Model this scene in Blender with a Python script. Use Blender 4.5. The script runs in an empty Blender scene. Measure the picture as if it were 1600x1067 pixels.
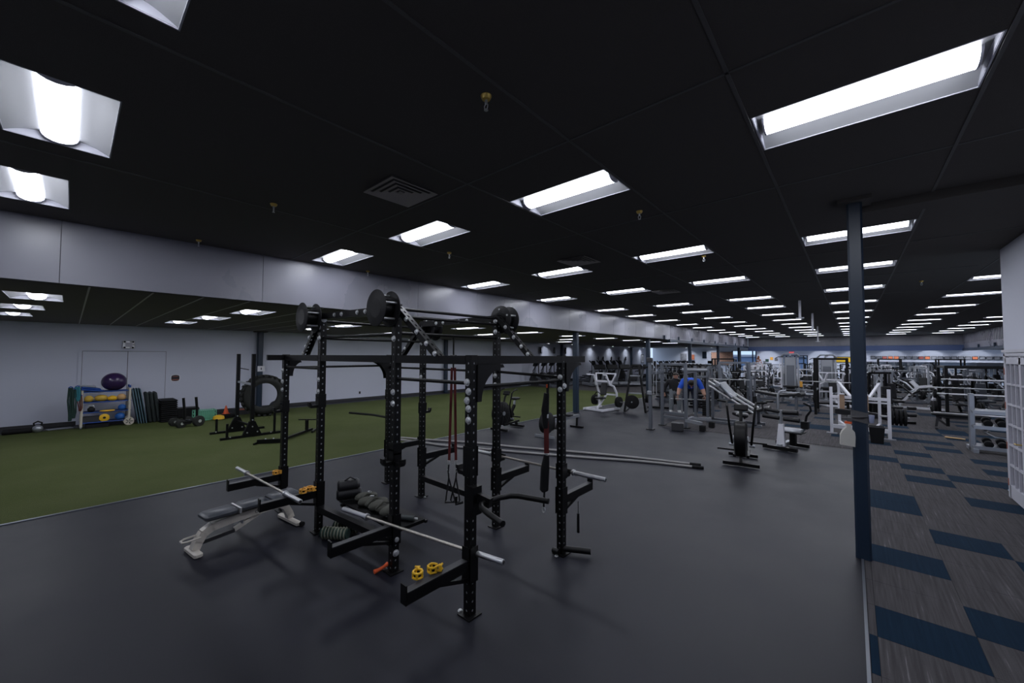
import bpy, math, random
from math import sin, cos, pi, radians
from mathutils import Vector, Matrix, Euler

random.seed(7)
ORD = ('first second third fourth fifth sixth seventh eighth ninth tenth eleventh twelfth thirteenth fourteenth fifteenth sixteenth seventeenth eighteenth nineteenth twentieth '
       'twenty-first twenty-second twenty-third twenty-fourth twenty-fifth twenty-sixth').split()
scene = bpy.context.scene
COL = scene.collection

# ------------------------------------------------------------------ camera
YAW, PITCH, ROLL, EYE = radians(41.266), radians(2.0377), radians(0.2093), 2.25
cam_data = bpy.data.cameras.new('camera')
cam_data.sensor_width = 36.0
cam_data.lens = 604.66 / 1600 * 36.0
cam_data.clip_end = 300
cam = bpy.data.objects.new('camera', cam_data)
COL.objects.link(cam)
_f = Vector((-sin(YAW) * cos(PITCH), cos(YAW) * cos(PITCH), sin(PITCH)))
_r0 = Vector((cos(YAW), sin(YAW), 0))
_u0 = _r0.cross(_f)
_r = _r0 * cos(ROLL) + _u0 * sin(ROLL)
_u = -_r0 * sin(ROLL) + _u0 * cos(ROLL)
_m = Matrix((_r, _u, -_f)).transposed().to_4x4()
_m.translation = (0, 0, EYE)
cam.matrix_world = _m
scene.camera = cam

# ------------------------------------------------------------------ world, exposure
world = bpy.data.worlds.new('overcast_sky')
scene.world = world
world.use_nodes = True
bg = world.node_tree.nodes['Background']
bg.inputs[0].default_value = (0.62, 0.78, 1.0, 1)
bg.inputs[1].default_value = 1.1
scene.view_settings.view_transform = 'Standard'
scene.view_settings.look = 'None'
scene.view_settings.gamma = 1.0
scene.view_settings.use_curve_mapping = False
scene.view_settings.exposure = 0.0
LAMP = 34.0
scene.cycles.use_denoising = True
scene.cycles.sample_clamp_direct = 5.0
scene.cycles.max_bounces = 6
scene.cycles.diffuse_bounces = 3
scene.cycles.glossy_bounces = 3
scene.cycles.transmission_bounces = 4
scene.cycles.caustics_reflective = False
scene.cycles.caustics_refractive = False

# ------------------------------------------------------------------ materials
MATS = {}
def mat(name, col, rough=0.6, metal=0.0, bump=0.0, scale=60.0, var=0.0, spec=0.5, emit=None, es=0.0, vscale=3.0, alpha=None):
    m = bpy.data.materials.new(name)
    m.use_nodes = True
    nt = m.node_tree
    b = nt.nodes['Principled BSDF']
    b.inputs['Base Color'].default_value = (*col, 1)
    b.inputs['Roughness'].default_value = rough
    b.inputs['Metallic'].default_value = metal
    b.inputs['Specular IOR Level'].default_value = spec
    if emit:
        b.inputs['Emission Color'].default_value = (*emit, 1)
        b.inputs['Emission Strength'].default_value = es
    if var or bump:
        tc = nt.nodes.new('ShaderNodeTexCoord')
    if var:
        n = nt.nodes.new('ShaderNodeTexNoise'); n.inputs['Scale'].default_value = vscale; n.inputs['Detail'].default_value = 6
        nt.links.new(tc.outputs['Object'], n.inputs['Vector'])
        r = nt.nodes.new('ShaderNodeMix'); r.data_type = 'RGBA'
        r.inputs[6].default_value = (*[c * (1 - var) for c in col], 1)
        r.inputs[7].default_value = (*[min(1, c * (1 + var)) for c in col], 1)
        nt.links.new(n.outputs['Fac'], r.inputs[0])
        nt.links.new(r.outputs[2], b.inputs['Base Color'])
        mr = nt.nodes.new('ShaderNodeMapRange')
        mr.inputs[3].default_value = max(0.02, rough - 0.12); mr.inputs[4].default_value = min(1, rough + 0.12)
        nt.links.new(n.outputs['Fac'], mr.inputs[0]); nt.links.new(mr.outputs[0], b.inputs['Roughness'])
    if bump:
        n2 = nt.nodes.new('ShaderNodeTexNoise'); n2.inputs['Scale'].default_value = scale; n2.inputs['Detail'].default_value = 4
        nt.links.new(tc.outputs['Object'], n2.inputs['Vector'])
        bp = nt.nodes.new('ShaderNodeBump'); bp.inputs['Strength'].default_value = bump; bp.inputs['Distance'].default_value = 0.01
        nt.links.new(n2.outputs['Fac'], bp.inputs['Height']); nt.links.new(bp.outputs[0], b.inputs['Normal'])
    MATS[name] = m
    return m

mat('black_powder', (0.0028, 0.0028, 0.0032), 0.42, bump=0.05, scale=400, spec=0.24)
mat('black_plastic', (0.008, 0.008, 0.009), 0.58, spec=0.25)
mat('black_rubber', (0.007, 0.007, 0.008), 0.75, spec=0.25, bump=0.2, scale=120)
mat('dark_grey', (0.03, 0.03, 0.034), 0.5)
mat('chrome', (0.82, 0.82, 0.84), 0.30, 1.0)
mat('bolt_zinc', (0.72, 0.73, 0.74), 0.3, 0.75)
mat('hole_backing_grey', (0.34, 0.36, 0.37), 0.5, 0.2)
mat('worn_steel', (0.50, 0.47, 0.42), 0.38, 0.9, var=0.25, vscale=40)
mat('white_paint', (0.74, 0.74, 0.80), 0.35, var=0.06)
mat('cream_paint', (0.60, 0.56, 0.50), 0.45, var=0.18, vscale=14)
mat('silver_paint', (0.42, 0.44, 0.48), 0.30, 0.65)
mat('grey_paint', (0.19, 0.205, 0.235), 0.32, 0.6)
mat('pad_navy', (0.045, 0.05, 0.062), 0.38, bump=0.08, scale=250)
mat('pad_black', (0.009, 0.009, 0.011), 0.42, spec=0.35, bump=0.08, scale=250)
mat('pad_blue', (0.02, 0.10, 0.34), 0.5)
mat('yellow_plastic', (0.80, 0.47, 0.02), 0.4)
mat('amber', (0.75, 0.36, 0.05), 0.45)
mat('orange_plastic', (0.80, 0.12, 0.03), 0.5)
mat('red_strap', (0.085, 0.007, 0.007), 0.8)
mat('camo', (0.055, 0.055, 0.045), 0.85, var=0.6, vscale=14)
mat('cream_rope', (0.20, 0.21, 0.16), 0.8)
mat('grey_rope', (0.30, 0.29, 0.29), 0.85, bump=0.5, scale=90)
mat('wall_paint', (0.62, 0.64, 0.75), 0.75, bump=0.06, scale=160, var=0.02, vscale=0.6)
mat('bulkhead_paint', (0.225, 0.225, 0.265), 0.30, bump=0.05, scale=160, var=0.02, vscale=0.7)
mat('far_wall_paint', (0.56, 0.575, 0.66), 0.7, bump=0.04, scale=120)
mat('trim_white', (0.50, 0.50, 0.56), 0.5)
mat('ceiling_black', (0.085, 0.076, 0.070), 0.9, bump=0.5, scale=220, var=0.1)
mat('ceiling_brown', (0.10, 0.088, 0.078), 0.9, bump=0.4, scale=200, var=0.15)
mat('grid_black', (0.105, 0.10, 0.098), 0.6)
mat('vent_dark', (0.48, 0.44, 0.41), 0.6)
mat('column_blue', (0.008, 0.021, 0.043), 0.42, bump=0.03, scale=90)
mat('band_blue', (0.06, 0.10, 0.24), 0.5)
mat('brass', (0.65, 0.45, 0.12), 0.35, 0.9)
mat('panel_joint', (0.12, 0.12, 0.14), 0.6)
mat('joint_dark', (0.05, 0.05, 0.058), 0.8)
mat('wood', (0.34, 0.22, 0.14), 0.6, var=0.2, vscale=5)
mat('green_plastic', (0.13, 0.40, 0.26), 0.5)
mat('teal', (0.02, 0.16, 0.20), 0.7)
mat('dark_green', (0.010, 0.035, 0.028), 0.8)
mat('blue_plastic', (0.012, 0.06, 0.28), 0.4)
mat('ball_blue', (0.015, 0.10, 0.36), 0.4)
mat('ball_purple', (0.032, 0.015, 0.065), 0.28)
mat('ball_yellow', (0.55, 0.36, 0.05), 0.55)
mat('ball_tan', (0.52, 0.32, 0.14), 0.6)
mat('ball_navy', (0.012, 0.02, 0.045), 0.5)
mat('pvc_white', (0.55, 0.50, 0.42), 0.5)
mat('mat_blue', (0.10, 0.17, 0.21), 0.6)
mat('pad_grey', (0.028, 0.036, 0.036), 0.6)
mat('tyre', (0.011, 0.012, 0.010), 0.8, bump=0.3, scale=60)
mat('paper', (0.75, 0.75, 0.80), 0.7)
mat('ink', (0.02, 0.02, 0.03), 0.7)
mat('sign_red', (0.30, 0.10, 0.07), 0.6)
mat('spray_white', (0.50, 0.49, 0.45), 0.5)
mat('towel_grey', (0.085, 0.085, 0.09), 0.95, bump=0.4, scale=80)
mat('gold_bar', (0.62, 0.42, 0.22), 0.4, 0.6)
mat('picture_warm', (0.45, 0.12, 0.05), 0.6, var=0.9, vscale=6)
mat('picture_grey', (0.16, 0.16, 0.18), 0.6, var=0.9, vscale=6)
mat('picture_red', (0.24, 0.06, 0.05), 0.6, var=0.9, vscale=6)
mat('brick_tan', (0.36, 0.20, 0.14), 0.85, var=0.35, vscale=2)
mat('mirror', (0.40, 0.44, 0.48), 0.04, 1.0)
mat('screen_dark', (0.008, 0.012, 0.02), 0.15)
mat('skin', (0.50, 0.28, 0.20), 0.6)
mat('hair_dark', (0.02, 0.014, 0.010), 0.7)
mat('shirt_blue', (0.012, 0.085, 0.55), 0.8)
mat('jumper_black', (0.008, 0.008, 0.010), 0.9)
mat('trousers_grey', (0.20, 0.22, 0.24), 0.9)
mat('trousers_dark', (0.015, 0.02, 0.04), 0.9)
mat('shoe_white', (0.6, 0.6, 0.6), 0.6)
mat('leaf_red', (0.42, 0.14, 0.03), 0.7)
mat('exit_red', (0.6, 0.02, 0.02), 0.5, emit=(1.0, 0.08, 0.06), es=1.6)
mat('downlight', (0.9, 0.9, 0.9), 0.5, emit=(0.9, 0.95, 1.0), es=6.0)
mat('lamp_lens', (0.9, 0.9, 0.9), 0.4, emit=(0.87, 0.905, 1.0), es=LAMP)
mat('reflector', (0.17, 0.172, 0.18), 0.45)
mat('paper_blue', (0.26, 0.29, 0.42), 0.6)

def glass():
    m = bpy.data.materials.new('window_glass'); m.use_nodes = True
    b = m.node_tree.nodes['Principled BSDF']
    b.inputs['Base Color'].default_value = (0.85, 0.92, 1, 1)
    b.inputs['Roughness'].default_value = 0.02
    b.inputs['Transmission Weight'].default_value = 1.0
    b.inputs['IOR'].default_value = 1.05
    MATS['window_glass'] = m
glass()

def floor_material():
    m = bpy.data.materials.new('rubber_floor'); m.use_nodes = True
    nt = m.node_tree; b = nt.nodes['Principled BSDF']; L = nt.links.new
    tc = nt.nodes.new('ShaderNodeTexCoord')
    n = nt.nodes.new('ShaderNodeTexNoise'); n.inputs['Scale'].default_value = 0.9; n.inputs['Detail'].default_value = 8
    n.inputs['Roughness'].default_value = 0.62
    L(tc.outputs['Object'], n.inputs['Vector'])
    s = nt.nodes.new('ShaderNodeTexNoise'); s.inputs['Scale'].default_value = 260; s.inputs['Detail'].default_value = 2
    L(tc.outputs['Object'], s.inputs['Vector'])
    cr = nt.nodes.new('ShaderNodeValToRGB')
    cr.color_ramp.elements[0].position = 0.30; cr.color_ramp.elements[0].color = (0.0055, 0.0060, 0.0115, 1)
    cr.color_ramp.elements[1].position = 0.75; cr.color_ramp.elements[1].color = (0.0130, 0.0136, 0.0215, 1)
    L(n.outputs['Fac'], cr.inputs[0])
    mx = nt.nodes.new('ShaderNodeMix'); mx.data_type = 'RGBA'; mx.inputs[0].default_value = 0.35; mx.blend_type = 'OVERLAY'
    L(cr.outputs[0], mx.inputs[6]); L(s.outputs['Fac'], mx.inputs[7]); L(mx.outputs[2], b.inputs['Base Color'])
    mr = nt.nodes.new('ShaderNodeMapRange'); mr.inputs[3].default_value = 0.40; mr.inputs[4].default_value = 0.62
    L(n.outputs['Fac'], mr.inputs[0]); L(mr.outputs[0], b.inputs['Roughness'])
    bp = nt.nodes.new('ShaderNodeBump'); bp.inputs['Strength'].default_value = 0.18; bp.inputs['Distance'].default_value = 0.004
    L(s.outputs['Fac'], bp.inputs['Height']); L(bp.outputs[0], b.inputs['Normal'])
    b.inputs['Specular IOR Level'].default_value = 0.26
    MATS['rubber_floor'] = m
floor_material()

def turf_material():
    m = bpy.data.materials.new('turf_green'); m.use_nodes = True
    nt = m.node_tree; b = nt.nodes['Principled BSDF']; L = nt.links.new
    tc = nt.nodes.new('ShaderNodeTexCoord')
    n = nt.nodes.new('ShaderNodeTexNoise'); n.inputs['Scale'].default_value = 0.8; n.inputs['Detail'].default_value = 5
    s = nt.nodes.new('ShaderNodeTexNoise'); s.inputs['Scale'].default_value = 140; s.inputs['Detail'].default_value = 3
    L(tc.outputs['Object'], n.inputs['Vector']); L(tc.outputs['Object'], s.inputs['Vector'])
    cr = nt.nodes.new('ShaderNodeValToRGB')
    cr.color_ramp.elements[0].position = 0.3; cr.color_ramp.elements[0].color = (0.070, 0.088, 0.028, 1)
    cr.color_ramp.elements[1].position = 0.7; cr.color_ramp.elements[1].color = (0.088, 0.104, 0.040, 1)
    L(n.outputs['Fac'], cr.inputs[0])
    mx = nt.nodes.new('ShaderNodeMix'); mx.data_type = 'RGBA'; mx.inputs[0].default_value = 0.5; mx.blend_type = 'OVERLAY'
    L(cr.outputs[0], mx.inputs[6]); L(s.outputs['Fac'], mx.inputs[7]); L(mx.outputs[2], b.inputs['Base Color'])
    b.inputs['Roughness'].default_value = 0.95
    b.inputs['Specular IOR Level'].default_value = 0.12
    bp = nt.nodes.new('ShaderNodeBump'); bp.inputs['Strength'].default_value = 0.8; bp.inputs['Distance'].default_value = 0.02
    L(s.outputs['Fac'], bp.inputs['Height']); L(bp.outputs[0], b.inputs['Normal'])
    MATS['turf_green'] = m
turf_material()

def carpet_material(name, c0, c1, streak):
    m = bpy.data.materials.new(name); m.use_nodes = True
    nt = m.node_tree; b = nt.nodes['Principled BSDF']; L = nt.links.new
    tc = nt.nodes.new('ShaderNodeTexCoord')
    geo = nt.nodes.new('ShaderNodeNewGeometry')
    mp = nt.nodes.new('ShaderNodeMapping'); mp.inputs['Scale'].default_value = (46, 1.6, 1)
    L(geo.outputs['Position'], mp.inputs['Vector'])
    n = nt.nodes.new('ShaderNodeTexNoise'); n.inputs['Scale'].default_value = 1.0; n.inputs['Detail'].default_value = 3
    L(mp.outputs[0], n.inputs['Vector'])
    s = nt.nodes.new('ShaderNodeTexNoise'); s.inputs['Scale'].default_value = 220
    L(geo.outputs['Position'], s.inputs['Vector'])
    cr = nt.nodes.new('ShaderNodeValToRGB')
    cr.color_ramp.elements[0].position = 0.35; cr.color_ramp.elements[0].color = (*c0, 1)
    cr.color_ramp.elements[1].position = 0.66; cr.color_ramp.elements[1].color = (*c1, 1)
    e = cr.color_ramp.elements.new(0.74); e.color = (*streak, 1)
    L(n.outputs['Fac'], cr.inputs[0])
    mx = nt.nodes.new('ShaderNodeMix'); mx.data_type = 'RGBA'; mx.inputs[0].default_value = 0.4; mx.blend_type = 'OVERLAY'
    L(cr.outputs[0], mx.inputs[6]); L(s.outputs['Fac'], mx.inputs[7]); L(mx.outputs[2], b.inputs['Base Color'])
    b.inputs['Roughness'].default_value = 0.95
    b.inputs['Specular IOR Level'].default_value = 0.12
    bp = nt.nodes.new('ShaderNodeBump'); bp.inputs['Strength'].default_value = 0.4; bp.inputs['Distance'].default_value = 0.005
    L(s.outputs['Fac'], bp.inputs['Height']); L(bp.outputs[0], b.inputs['Normal'])
    MATS[name] = m
carpet_material('carpet_grey', (0.055, 0.052, 0.055), (0.082, 0.078, 0.082), (0.16, 0.155, 0.16))
carpet_material('carpet_blue', (0.004, 0.016, 0.034), (0.006, 0.021, 0.043), (0.009, 0.027, 0.05))

def facade_material():
    m = bpy.data.materials.new('street_facade'); m.use_nodes = True
    nt = m.node_tree; b = nt.nodes['Principled BSDF']
    b.inputs['Base Color'].default_value = (0.25, 0.33, 0.5, 1); b.inputs['Roughness'].default_value = 0.8
    MATS['street_facade'] = m
facade_material()

# ------------------------------------------------------------------ mesh builder
def frame_of(d, up=None):
    d = d.normalized()
    up = Vector(up) if up else (Vector((0, 0, 1)) if abs(d.z) < 0.95 else Vector((0, 1, 0)))
    a = d.cross(up).normalized()
    b = a.cross(d).normalized()
    return d, a, b

# part names whose pieces are each a part of their own
SPLIT = {'crossbar', 'cross_rail', 'roller_pad', 'bar_holder', 'brace', 'lever_arm', 'base_rail', 'guard_cap', 'side_rail', 'side_frame', 'crossmember'}
class MB:
    def __init__(self):
        self.v, self.f, self.isl = [], [], []
    def add(self, vs, fs):
        o = len(self.v)
        self.isl.append((o, len(self.f)))
        self.v += [tuple(p) for p in vs]
        self.f += [tuple(i + o for i in f) for f in fs]
        return self
    def box(self, c, s, rz=0.0, rx=0.0, ry=0.0):
        R = Euler((rx, ry, rz)).to_matrix()
        c = Vector(c); hx, hy, hz = s[0] / 2, s[1] / 2, s[2] / 2
        vs = [c + R @ Vector((x, y, z)) for z in (-hz, hz) for x, y in ((-hx, -hy), (hx, -hy), (hx, hy), (-hx, hy))]
        return self.add(vs, [(3, 2, 1, 0), (4, 5, 6, 7), (0, 1, 5, 4), (1, 2, 6, 5), (2, 3, 7, 6), (3, 0, 4, 7)])
    def cbox(self, c, s, r=0.02, rz=0.0, rx=0.0, ry=0.0):
        """box with chamfered upright edges and a chamfered top and bottom"""
        R = Euler((rx, ry, rz)).to_matrix(); c = Vector(c)
        hx, hy, hz = s[0] / 2, s[1] / 2, s[2] / 2
        r = min(r, hx * .9, hy * .9, hz * .9)
        def ring(k, z):
            a, b2 = hx - k, hy - k
            q = r
            return [(-a + q, -b2, z), (a - q, -b2, z), (a, -b2 + q, z), (a, b2 - q, z), (a - q, b2, z), (-a + q, b2, z), (-a, b2 - q, z), (-a, -b2 + q, z)]
        rings = [ring(r * .7, -hz), ring(0, -hz + r * .7), ring(0, hz - r * .7), ring(r * .7, hz)]
        vs = [c + R @ Vector(p) for g in rings for p in g]
        fs = []
        for k in range(3):
            for i in range(8):
                j = (i + 1) % 8
                fs.append((k * 8 + i, k * 8 + j, k * 8 + 8 + j, k * 8 + 8 + i))
        fs.append(tuple(range(7, -1, -1))); fs.append(tuple(range(24, 32)))
        return self.add(vs, fs)
    def bar(self, p, q, w=0.06, h=None, up=None):
        h = h or w
        p, q = Vector(p), Vector(q)
        d, a, b = frame_of(q - p, up)
        vs = [e + a * x * w / 2 + b * z * h / 2 for e in (p, q) for x, z in ((-1, -1), (1, -1), (1, 1), (-1, 1))]
        return self.add(vs, [(3, 2, 1, 0), (4, 5, 6, 7), (0, 1, 5, 4), (1, 2, 6, 5), (2, 3, 7, 6), (3, 0, 4, 7)])
    def cyl(self, p, q, r, r2=None, n=12, caps=True):
        r2 = r if r2 is None else r2
        p, q = Vector(p), Vector(q)
        d, a, b = frame_of(q - p)
        vs = []
        for e, rr in ((p, r), (q, r2)):
            for i in range(n):
                t = 2 * pi * i / n
                vs.append(e + a * cos(t) * rr + b * sin(t) * rr)
        fs = [(i, (i + 1) % n, n + (i + 1) % n, n + i) for i in range(n)]
        if caps:
            fs += [tuple(range(n - 1, -1, -1)), tuple(range(n, 2 * n))]
        return self.add(vs, fs)
    def tube(self, pts, r, n=8, closed=False):
        pts = [Vector(p) for p in pts]
        N = len(pts); vs = []; fs = []; pa = None
        for i, p in enumerate(pts):
            if closed:
                d = pts[(i + 1) % N] - pts[i - 1]
            else:
                d = (pts[min(i + 1, N - 1)] - pts[max(i - 1, 0)])
            d.normalize()
            if pa is None:
                _, a, b = frame_of(d)
            else:
                a = (pa - d * pa.dot(d)).normalized(); b = a.cross(d) * -1
                b = d.cross(a) * -1
            pa = a
            rr = r[i] if isinstance(r, (list, tuple)) else r
            for k in range(n):
                t = 2 * pi * k / n
                vs.append(p + a * cos(t) * rr + b * sin(t) * rr)
        M = N if closed else N - 1
        for i in range(M):
            j = (i + 1) % N
            for k in range(n):
                l = (k + 1) % n
                fs.append((i * n + k, i * n + l, j * n + l, j * n + k))
        if not closed:
            fs += [tuple(range(n - 1, -1, -1)), tuple((N - 1) * n + k for k in range(n))]
        return self.add(vs, fs)
    def sphere(self, c, r, n=16, m=10, s=(1, 1, 1)):
        vs = [(c[0], c[1], c[2] + r * s[2])]; fs = []
        for j in range(1, m):
            for i in range(n):
                t, ph = 2 * pi * i / n, pi * j / m
                vs.append((c[0] + r * s[0] * sin(ph) * cos(t), c[1] + r * s[1] * sin(ph) * sin(t), c[2] + r * s[2] * cos(ph)))
        vs.append((c[0], c[1], c[2] - r * s[2]))
        for i in range(n):
            k = (i + 1) % n
            fs.append((0, 1 + i, 1 + k))
            for j in range(m - 2):
                fs.append((1 + j * n + i, 1 + (j + 1) * n + i, 1 + (j + 1) * n + k, 1 + j * n + k))
            fs.append((len(vs) - 1, 1 + (m - 2) * n + k, 1 + (m - 2) * n + i))
        return self.add(vs, fs)
    def lathe(self, p, axis, prof, n=20):
        """prof: list of (distance along axis, radius)"""
        p = Vector(p); d, a, b = frame_of(Vector(axis))
        vs = []; fs = []
        for h, r in prof:
            for i in range(n):
                t = 2 * pi * i / n
                vs.append(p + d * h + a * cos(t) * r + b * sin(t) * r)
        for k in range(len(prof) - 1):
            for i in range(n):
                j = (i + 1) % n
                fs.append((k * n + i, k * n + j, (k + 1) * n + j, (k + 1) * n + i))
        fs.append(tuple(range(n - 1, -1, -1))); fs.append(tuple((len(prof) - 1) * n + i for i in range(n)))
        return self.add(vs, fs)
    def prism(self, poly, e):
        """poly: 3-D points of a flat outline, extruded by the vector e"""
        poly = [Vector(p) for p in poly]; e = Vector(e); n = len(poly)
        fs = [tuple(range(n - 1, -1, -1)), tuple(range(n, 2 * n))]
        fs += [(i, (i + 1) % n, n + (i + 1) % n, n + i) for i in range(n)]
        return self.add(poly + [p + e for p in poly], fs)
    def quad(self, a, b, c, d):
        return self.add([a, b, c, d], [(0, 1, 2, 3)])
    def build(self, name, m, parent=None, loc=None, world=False):
        if name in SPLIT and len(self.isl) > 1:
            first = None
            for k, (v0, f0) in enumerate(self.isl):
                v1, f1 = self.isl[k + 1] if k + 1 < len(self.isl) else (len(self.v), len(self.f))
                q = MB(); q.add(self.v[v0:v1], [tuple(i - v0 for i in f) for f in self.f[f0:f1]])
                o = q.build(name, m, parent, loc, world)
                first = first or o
            return first
        off = Vector((0, 0, 0))
        if world and parent is not None:
            q = parent
            while q is not None:
                off += q.location; q = q.parent
        if loc is not None:
            off += Vector(loc)
        me = bpy.data.meshes.new(name)
        me.from_pydata([tuple(Vector(p) - off) for p in self.v], [], self.f)
        me.validate()
        import bmesh
        bm = bmesh.new(); bm.from_mesh(me); bmesh.ops.recalc_face_normals(bm, faces=bm.faces); bm.to_mesh(me); bm.free()
        me.materials.append(MATS[m] if isinstance(m, str) else m)
        me.polygons.foreach_set('use_smooth', [True] * len(me.polygons))
        me.set_sharp_from_angle(angle=radians(38))
        o = bpy.data.objects.new(name, me)
        COL.objects.link(o)
        if parent is not None:
            o.parent = parent
        if loc is not None:
            o.location = loc
        return o

def tag(o, label=None, cat=None, group=None, kind=None):
    if label: o['label'] = label
    if cat: o['category'] = cat
    if group: o['group'] = group
    if kind: o['kind'] = kind
    return o

def thing(name, label, cat, loc=(0, 0, 0), rz=0.0, group=None):
    o = bpy.data.objects.new(name, None)
    o.empty_display_size = 0.1
    COL.objects.link(o); o.location = loc; o.rotation_euler = (0, 0, rz)
    return tag(o, label, cat, group)

def copy_tree(o, parent=None):
    c = o.copy(); COL.objects.link(c)
    if parent is not None:
        c.parent = parent
    for ch in list(o.children):
        copy_tree(ch, c)
    return c

def dup(root, loc, rz=0.0, label=None, group=None, s=None):
    c = copy_tree(root)
    c.location = loc; c.rotation_euler = (0, 0, rz)
    if label: c['label'] = label
    if group: c['group'] = group
    if s: c.scale = s if isinstance(s, tuple) else (s, s, s)
    return c

def struct(name, mb, m, parent=None):
    return tag(mb.build(name, m, parent), kind='structure')
# ================================================================== ROOM
CEIL, LOW = 4.05, 3.20
XB, XL, XR, XE = -8.0, -18.5, 1.91, 6.6     # bulkhead, left wall, near right wall, right bulkhead
Y0, YF = -4.0, 46.0                          # wall behind the camera, far soffit

# ---- floors
f = MB()
f.box((-4.175, 4.25, -0.05), (8.45, 16.5, 0.1)); f.box((-6.55, 18.5, -0.05), (3.7, 12.0, 0.1)); f.box((-18.1, 9.0, -0.05), (0.8, 26, 0.1))
struct('floor', f, 'rubber_floor')
t = MB().box((-13.05, 9.0, -0.046), (9.3, 26, 0.1))
struct('floor_turf', t, 'turf_green')
c = MB(); c.box((1.0, 4.25, -0.056), (1.9, 16.5, 0.1)); c.box((3.65, 29.3, -0.056), (16.7, 33.6, 0.1)); c.box((-6.55, 35.3, -0.056), (3.7, 21.6, 0.1)); c.box((-13.45, 34.1, -0.056), (10.1, 24.2, 0.1))
carpet = struct('floor_carpet', c, 'carpet_grey')

# carpet tiles: each one a part of the carpet floor, as far as they can be told apart
TW, TL = 0.60, 0.52
mesh_tile = {}
def tile_mesh(kind, sx, sy):
    key = (kind, round(sx, 3), round(sy, 3))
    if key not in mesh_tile:
        a = sx / 2 - 0.0004; b = sy / 2 - 0.0004; q = 0.0012
        vs = [(-a, -b, 0), (a, -b, 0), (a, b, 0), (-a, b, 0), (-a + q, -b + q, .006), (a - q, -b + q, .006), (a - q, b - q, .006), (-a + q, b - q, .006)]
        me = bpy.data.meshes.new('carpet_tile')
        me.from_pydata(vs, [], [(4, 5, 6, 7), (0, 1, 5, 4), (1, 2, 6, 5), (2, 3, 7, 6), (3, 0, 4, 7)])
        me.materials.append(MATS['carpet_blue' if kind else 'carpet_grey'])
        mesh_tile[key] = me
    return mesh_tile[key]
def tile(kind, x0, x1, y0, y1):
    o = bpy.data.objects.new('carpet_tile', tile_mesh(kind, x1 - x0, y1 - y0))
    COL.objects.link(o); o.parent = carpet
    o.location = ((x0 + x1) / 2, (y0 + y1) / 2, -0.006)
BLUE = {(0, 1), (1, 2), (-1, 0), (0, 4), (1, 6), (2, 5), (2, 10), (0, 8), (0, 9), (1, 12), (1, 14), (0, 15), (1, 17), (3, 17), (3, 15), (2, 19), (2, 21),
        (0, -2), (1, -1), (2, 3), (2, 13), (3, 13), (-1, 20), (-2, 22), (0, 19), (1, 21), (0, 22), (-3, 22)}
rt = random.Random(5)
far_blue = MB()
for j in range(-3, 75):
    y0 = 3.83 + j * TL
    for i in range(-8, 8):
        x0 = 0.11 + i * TW; x1 = x0 + TW
        if y0 < 12.55:
            if i < -1: continue
            x0 = max(x0, 0.06)
        elif x0 < -4.75: continue
        if y0 < 10.3:
            x1 = min(x1, 1.905)
            if x0 > 1.8: continue
        b = (i, j) in BLUE or (j > 22 and rt.random() < 0.2)
        if y0 < 21.2 and i < 5:
            tile(b, x0, x1, y0, y0 + TL)
        elif b:
            far_blue.box((x0 + TW / 2, y0 + TL / 2, -0.004), (TW, TL, 0.01))
tag(far_blue.build('carpet_tile', 'carpet_blue', carpet), kind='stuff')

# metal strips between floor coverings
struct('trim_1', MB().box((0.045, 4.25, 0.002), (0.022, 16.5, 0.010)), 'grey_paint')
struct('trim_2', MB().box((-8.4, 9, 0.006), (0.05, 26, 0.016)), 'grey_paint')

# ---- walls
w = MB().box((XL - 0.1, 21, 1.6), (0.2, 50.4, 3.2)); struct('wall_left', w, 'wall_paint')
struct('baseboard_left', MB().box((XL + 0.012, 21, 0.06), (0.024, 50, 0.12)), 'dark_grey')
struct('wall_back', MB().box((-5, Y0 - 0.1, 2.05), (27.4, 0.2, 4.1)), 'wall_paint')
struct('wall_right', MB().box((XR + 0.1, 3.13, 2.03), (0.2, 14.26, 4.05)), 'far_wall_paint')
struct('wall_side', MB().box((7.2, 10.17, 2.03), (10.4, 0.2, 4.05)), 'far_wall_paint')
struct('wall_east', MB().box((12.4, 28.2, 1.5), (0.2, 36, 3.2)), 'far_wall_paint')
# far soffit with a blue band
fs = MB().box(((XB + XE) / 2, YF + 0.05, (3.2 + CEIL) / 2), (XE - XB, 0.1, CEIL - 3.2)); struct('wall_soffit', fs, 'bulkhead_paint')
rb = MB()
for i in range(60):
    rb.box((XB + 0.15 + i * 0.243, YF - 0.012, (3.22 + CEIL) / 2), (0.03, 0.03, CEIL - 3.24))
tag(rb.build('rib', 'bulkhead_paint', bpy.data.objects['wall_soffit']), kind='stuff')
struct('trim_3', MB().box(((XB + XE) / 2, YF + 0.0, 2.98), (XE - XB, 0.16, 0.44)), 'band_blue')
# far wall with openings for the shop window and the door
fw = MB()
YW = 48.0
def wallrun(x0, x1, z0, z1):
    fw.box(((x0 + x1) / 2, YW + 0.1, (z0 + z1) / 2), (x1 - x0, 0.2, z1 - z0))
DX0, DX1, DZ = -5.35, -3.25, 2.35
WX0, WX1, WZ0, WZ1 = -9.9, -7.6, 0.55, 2.85
wallrun(XL - .2, WX0, 0, 3.2); wallrun(WX0, WX1, 0, WZ0); wallrun(WX0, WX1, WZ1, 3.2); wallrun(WX1, DX0, 0, 3.2)
wallrun(DX0, DX1, DZ, 3.2); wallrun(DX1, 12.4, 0, 3.2)
struct('wall_far', fw, 'far_wall_paint')

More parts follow.
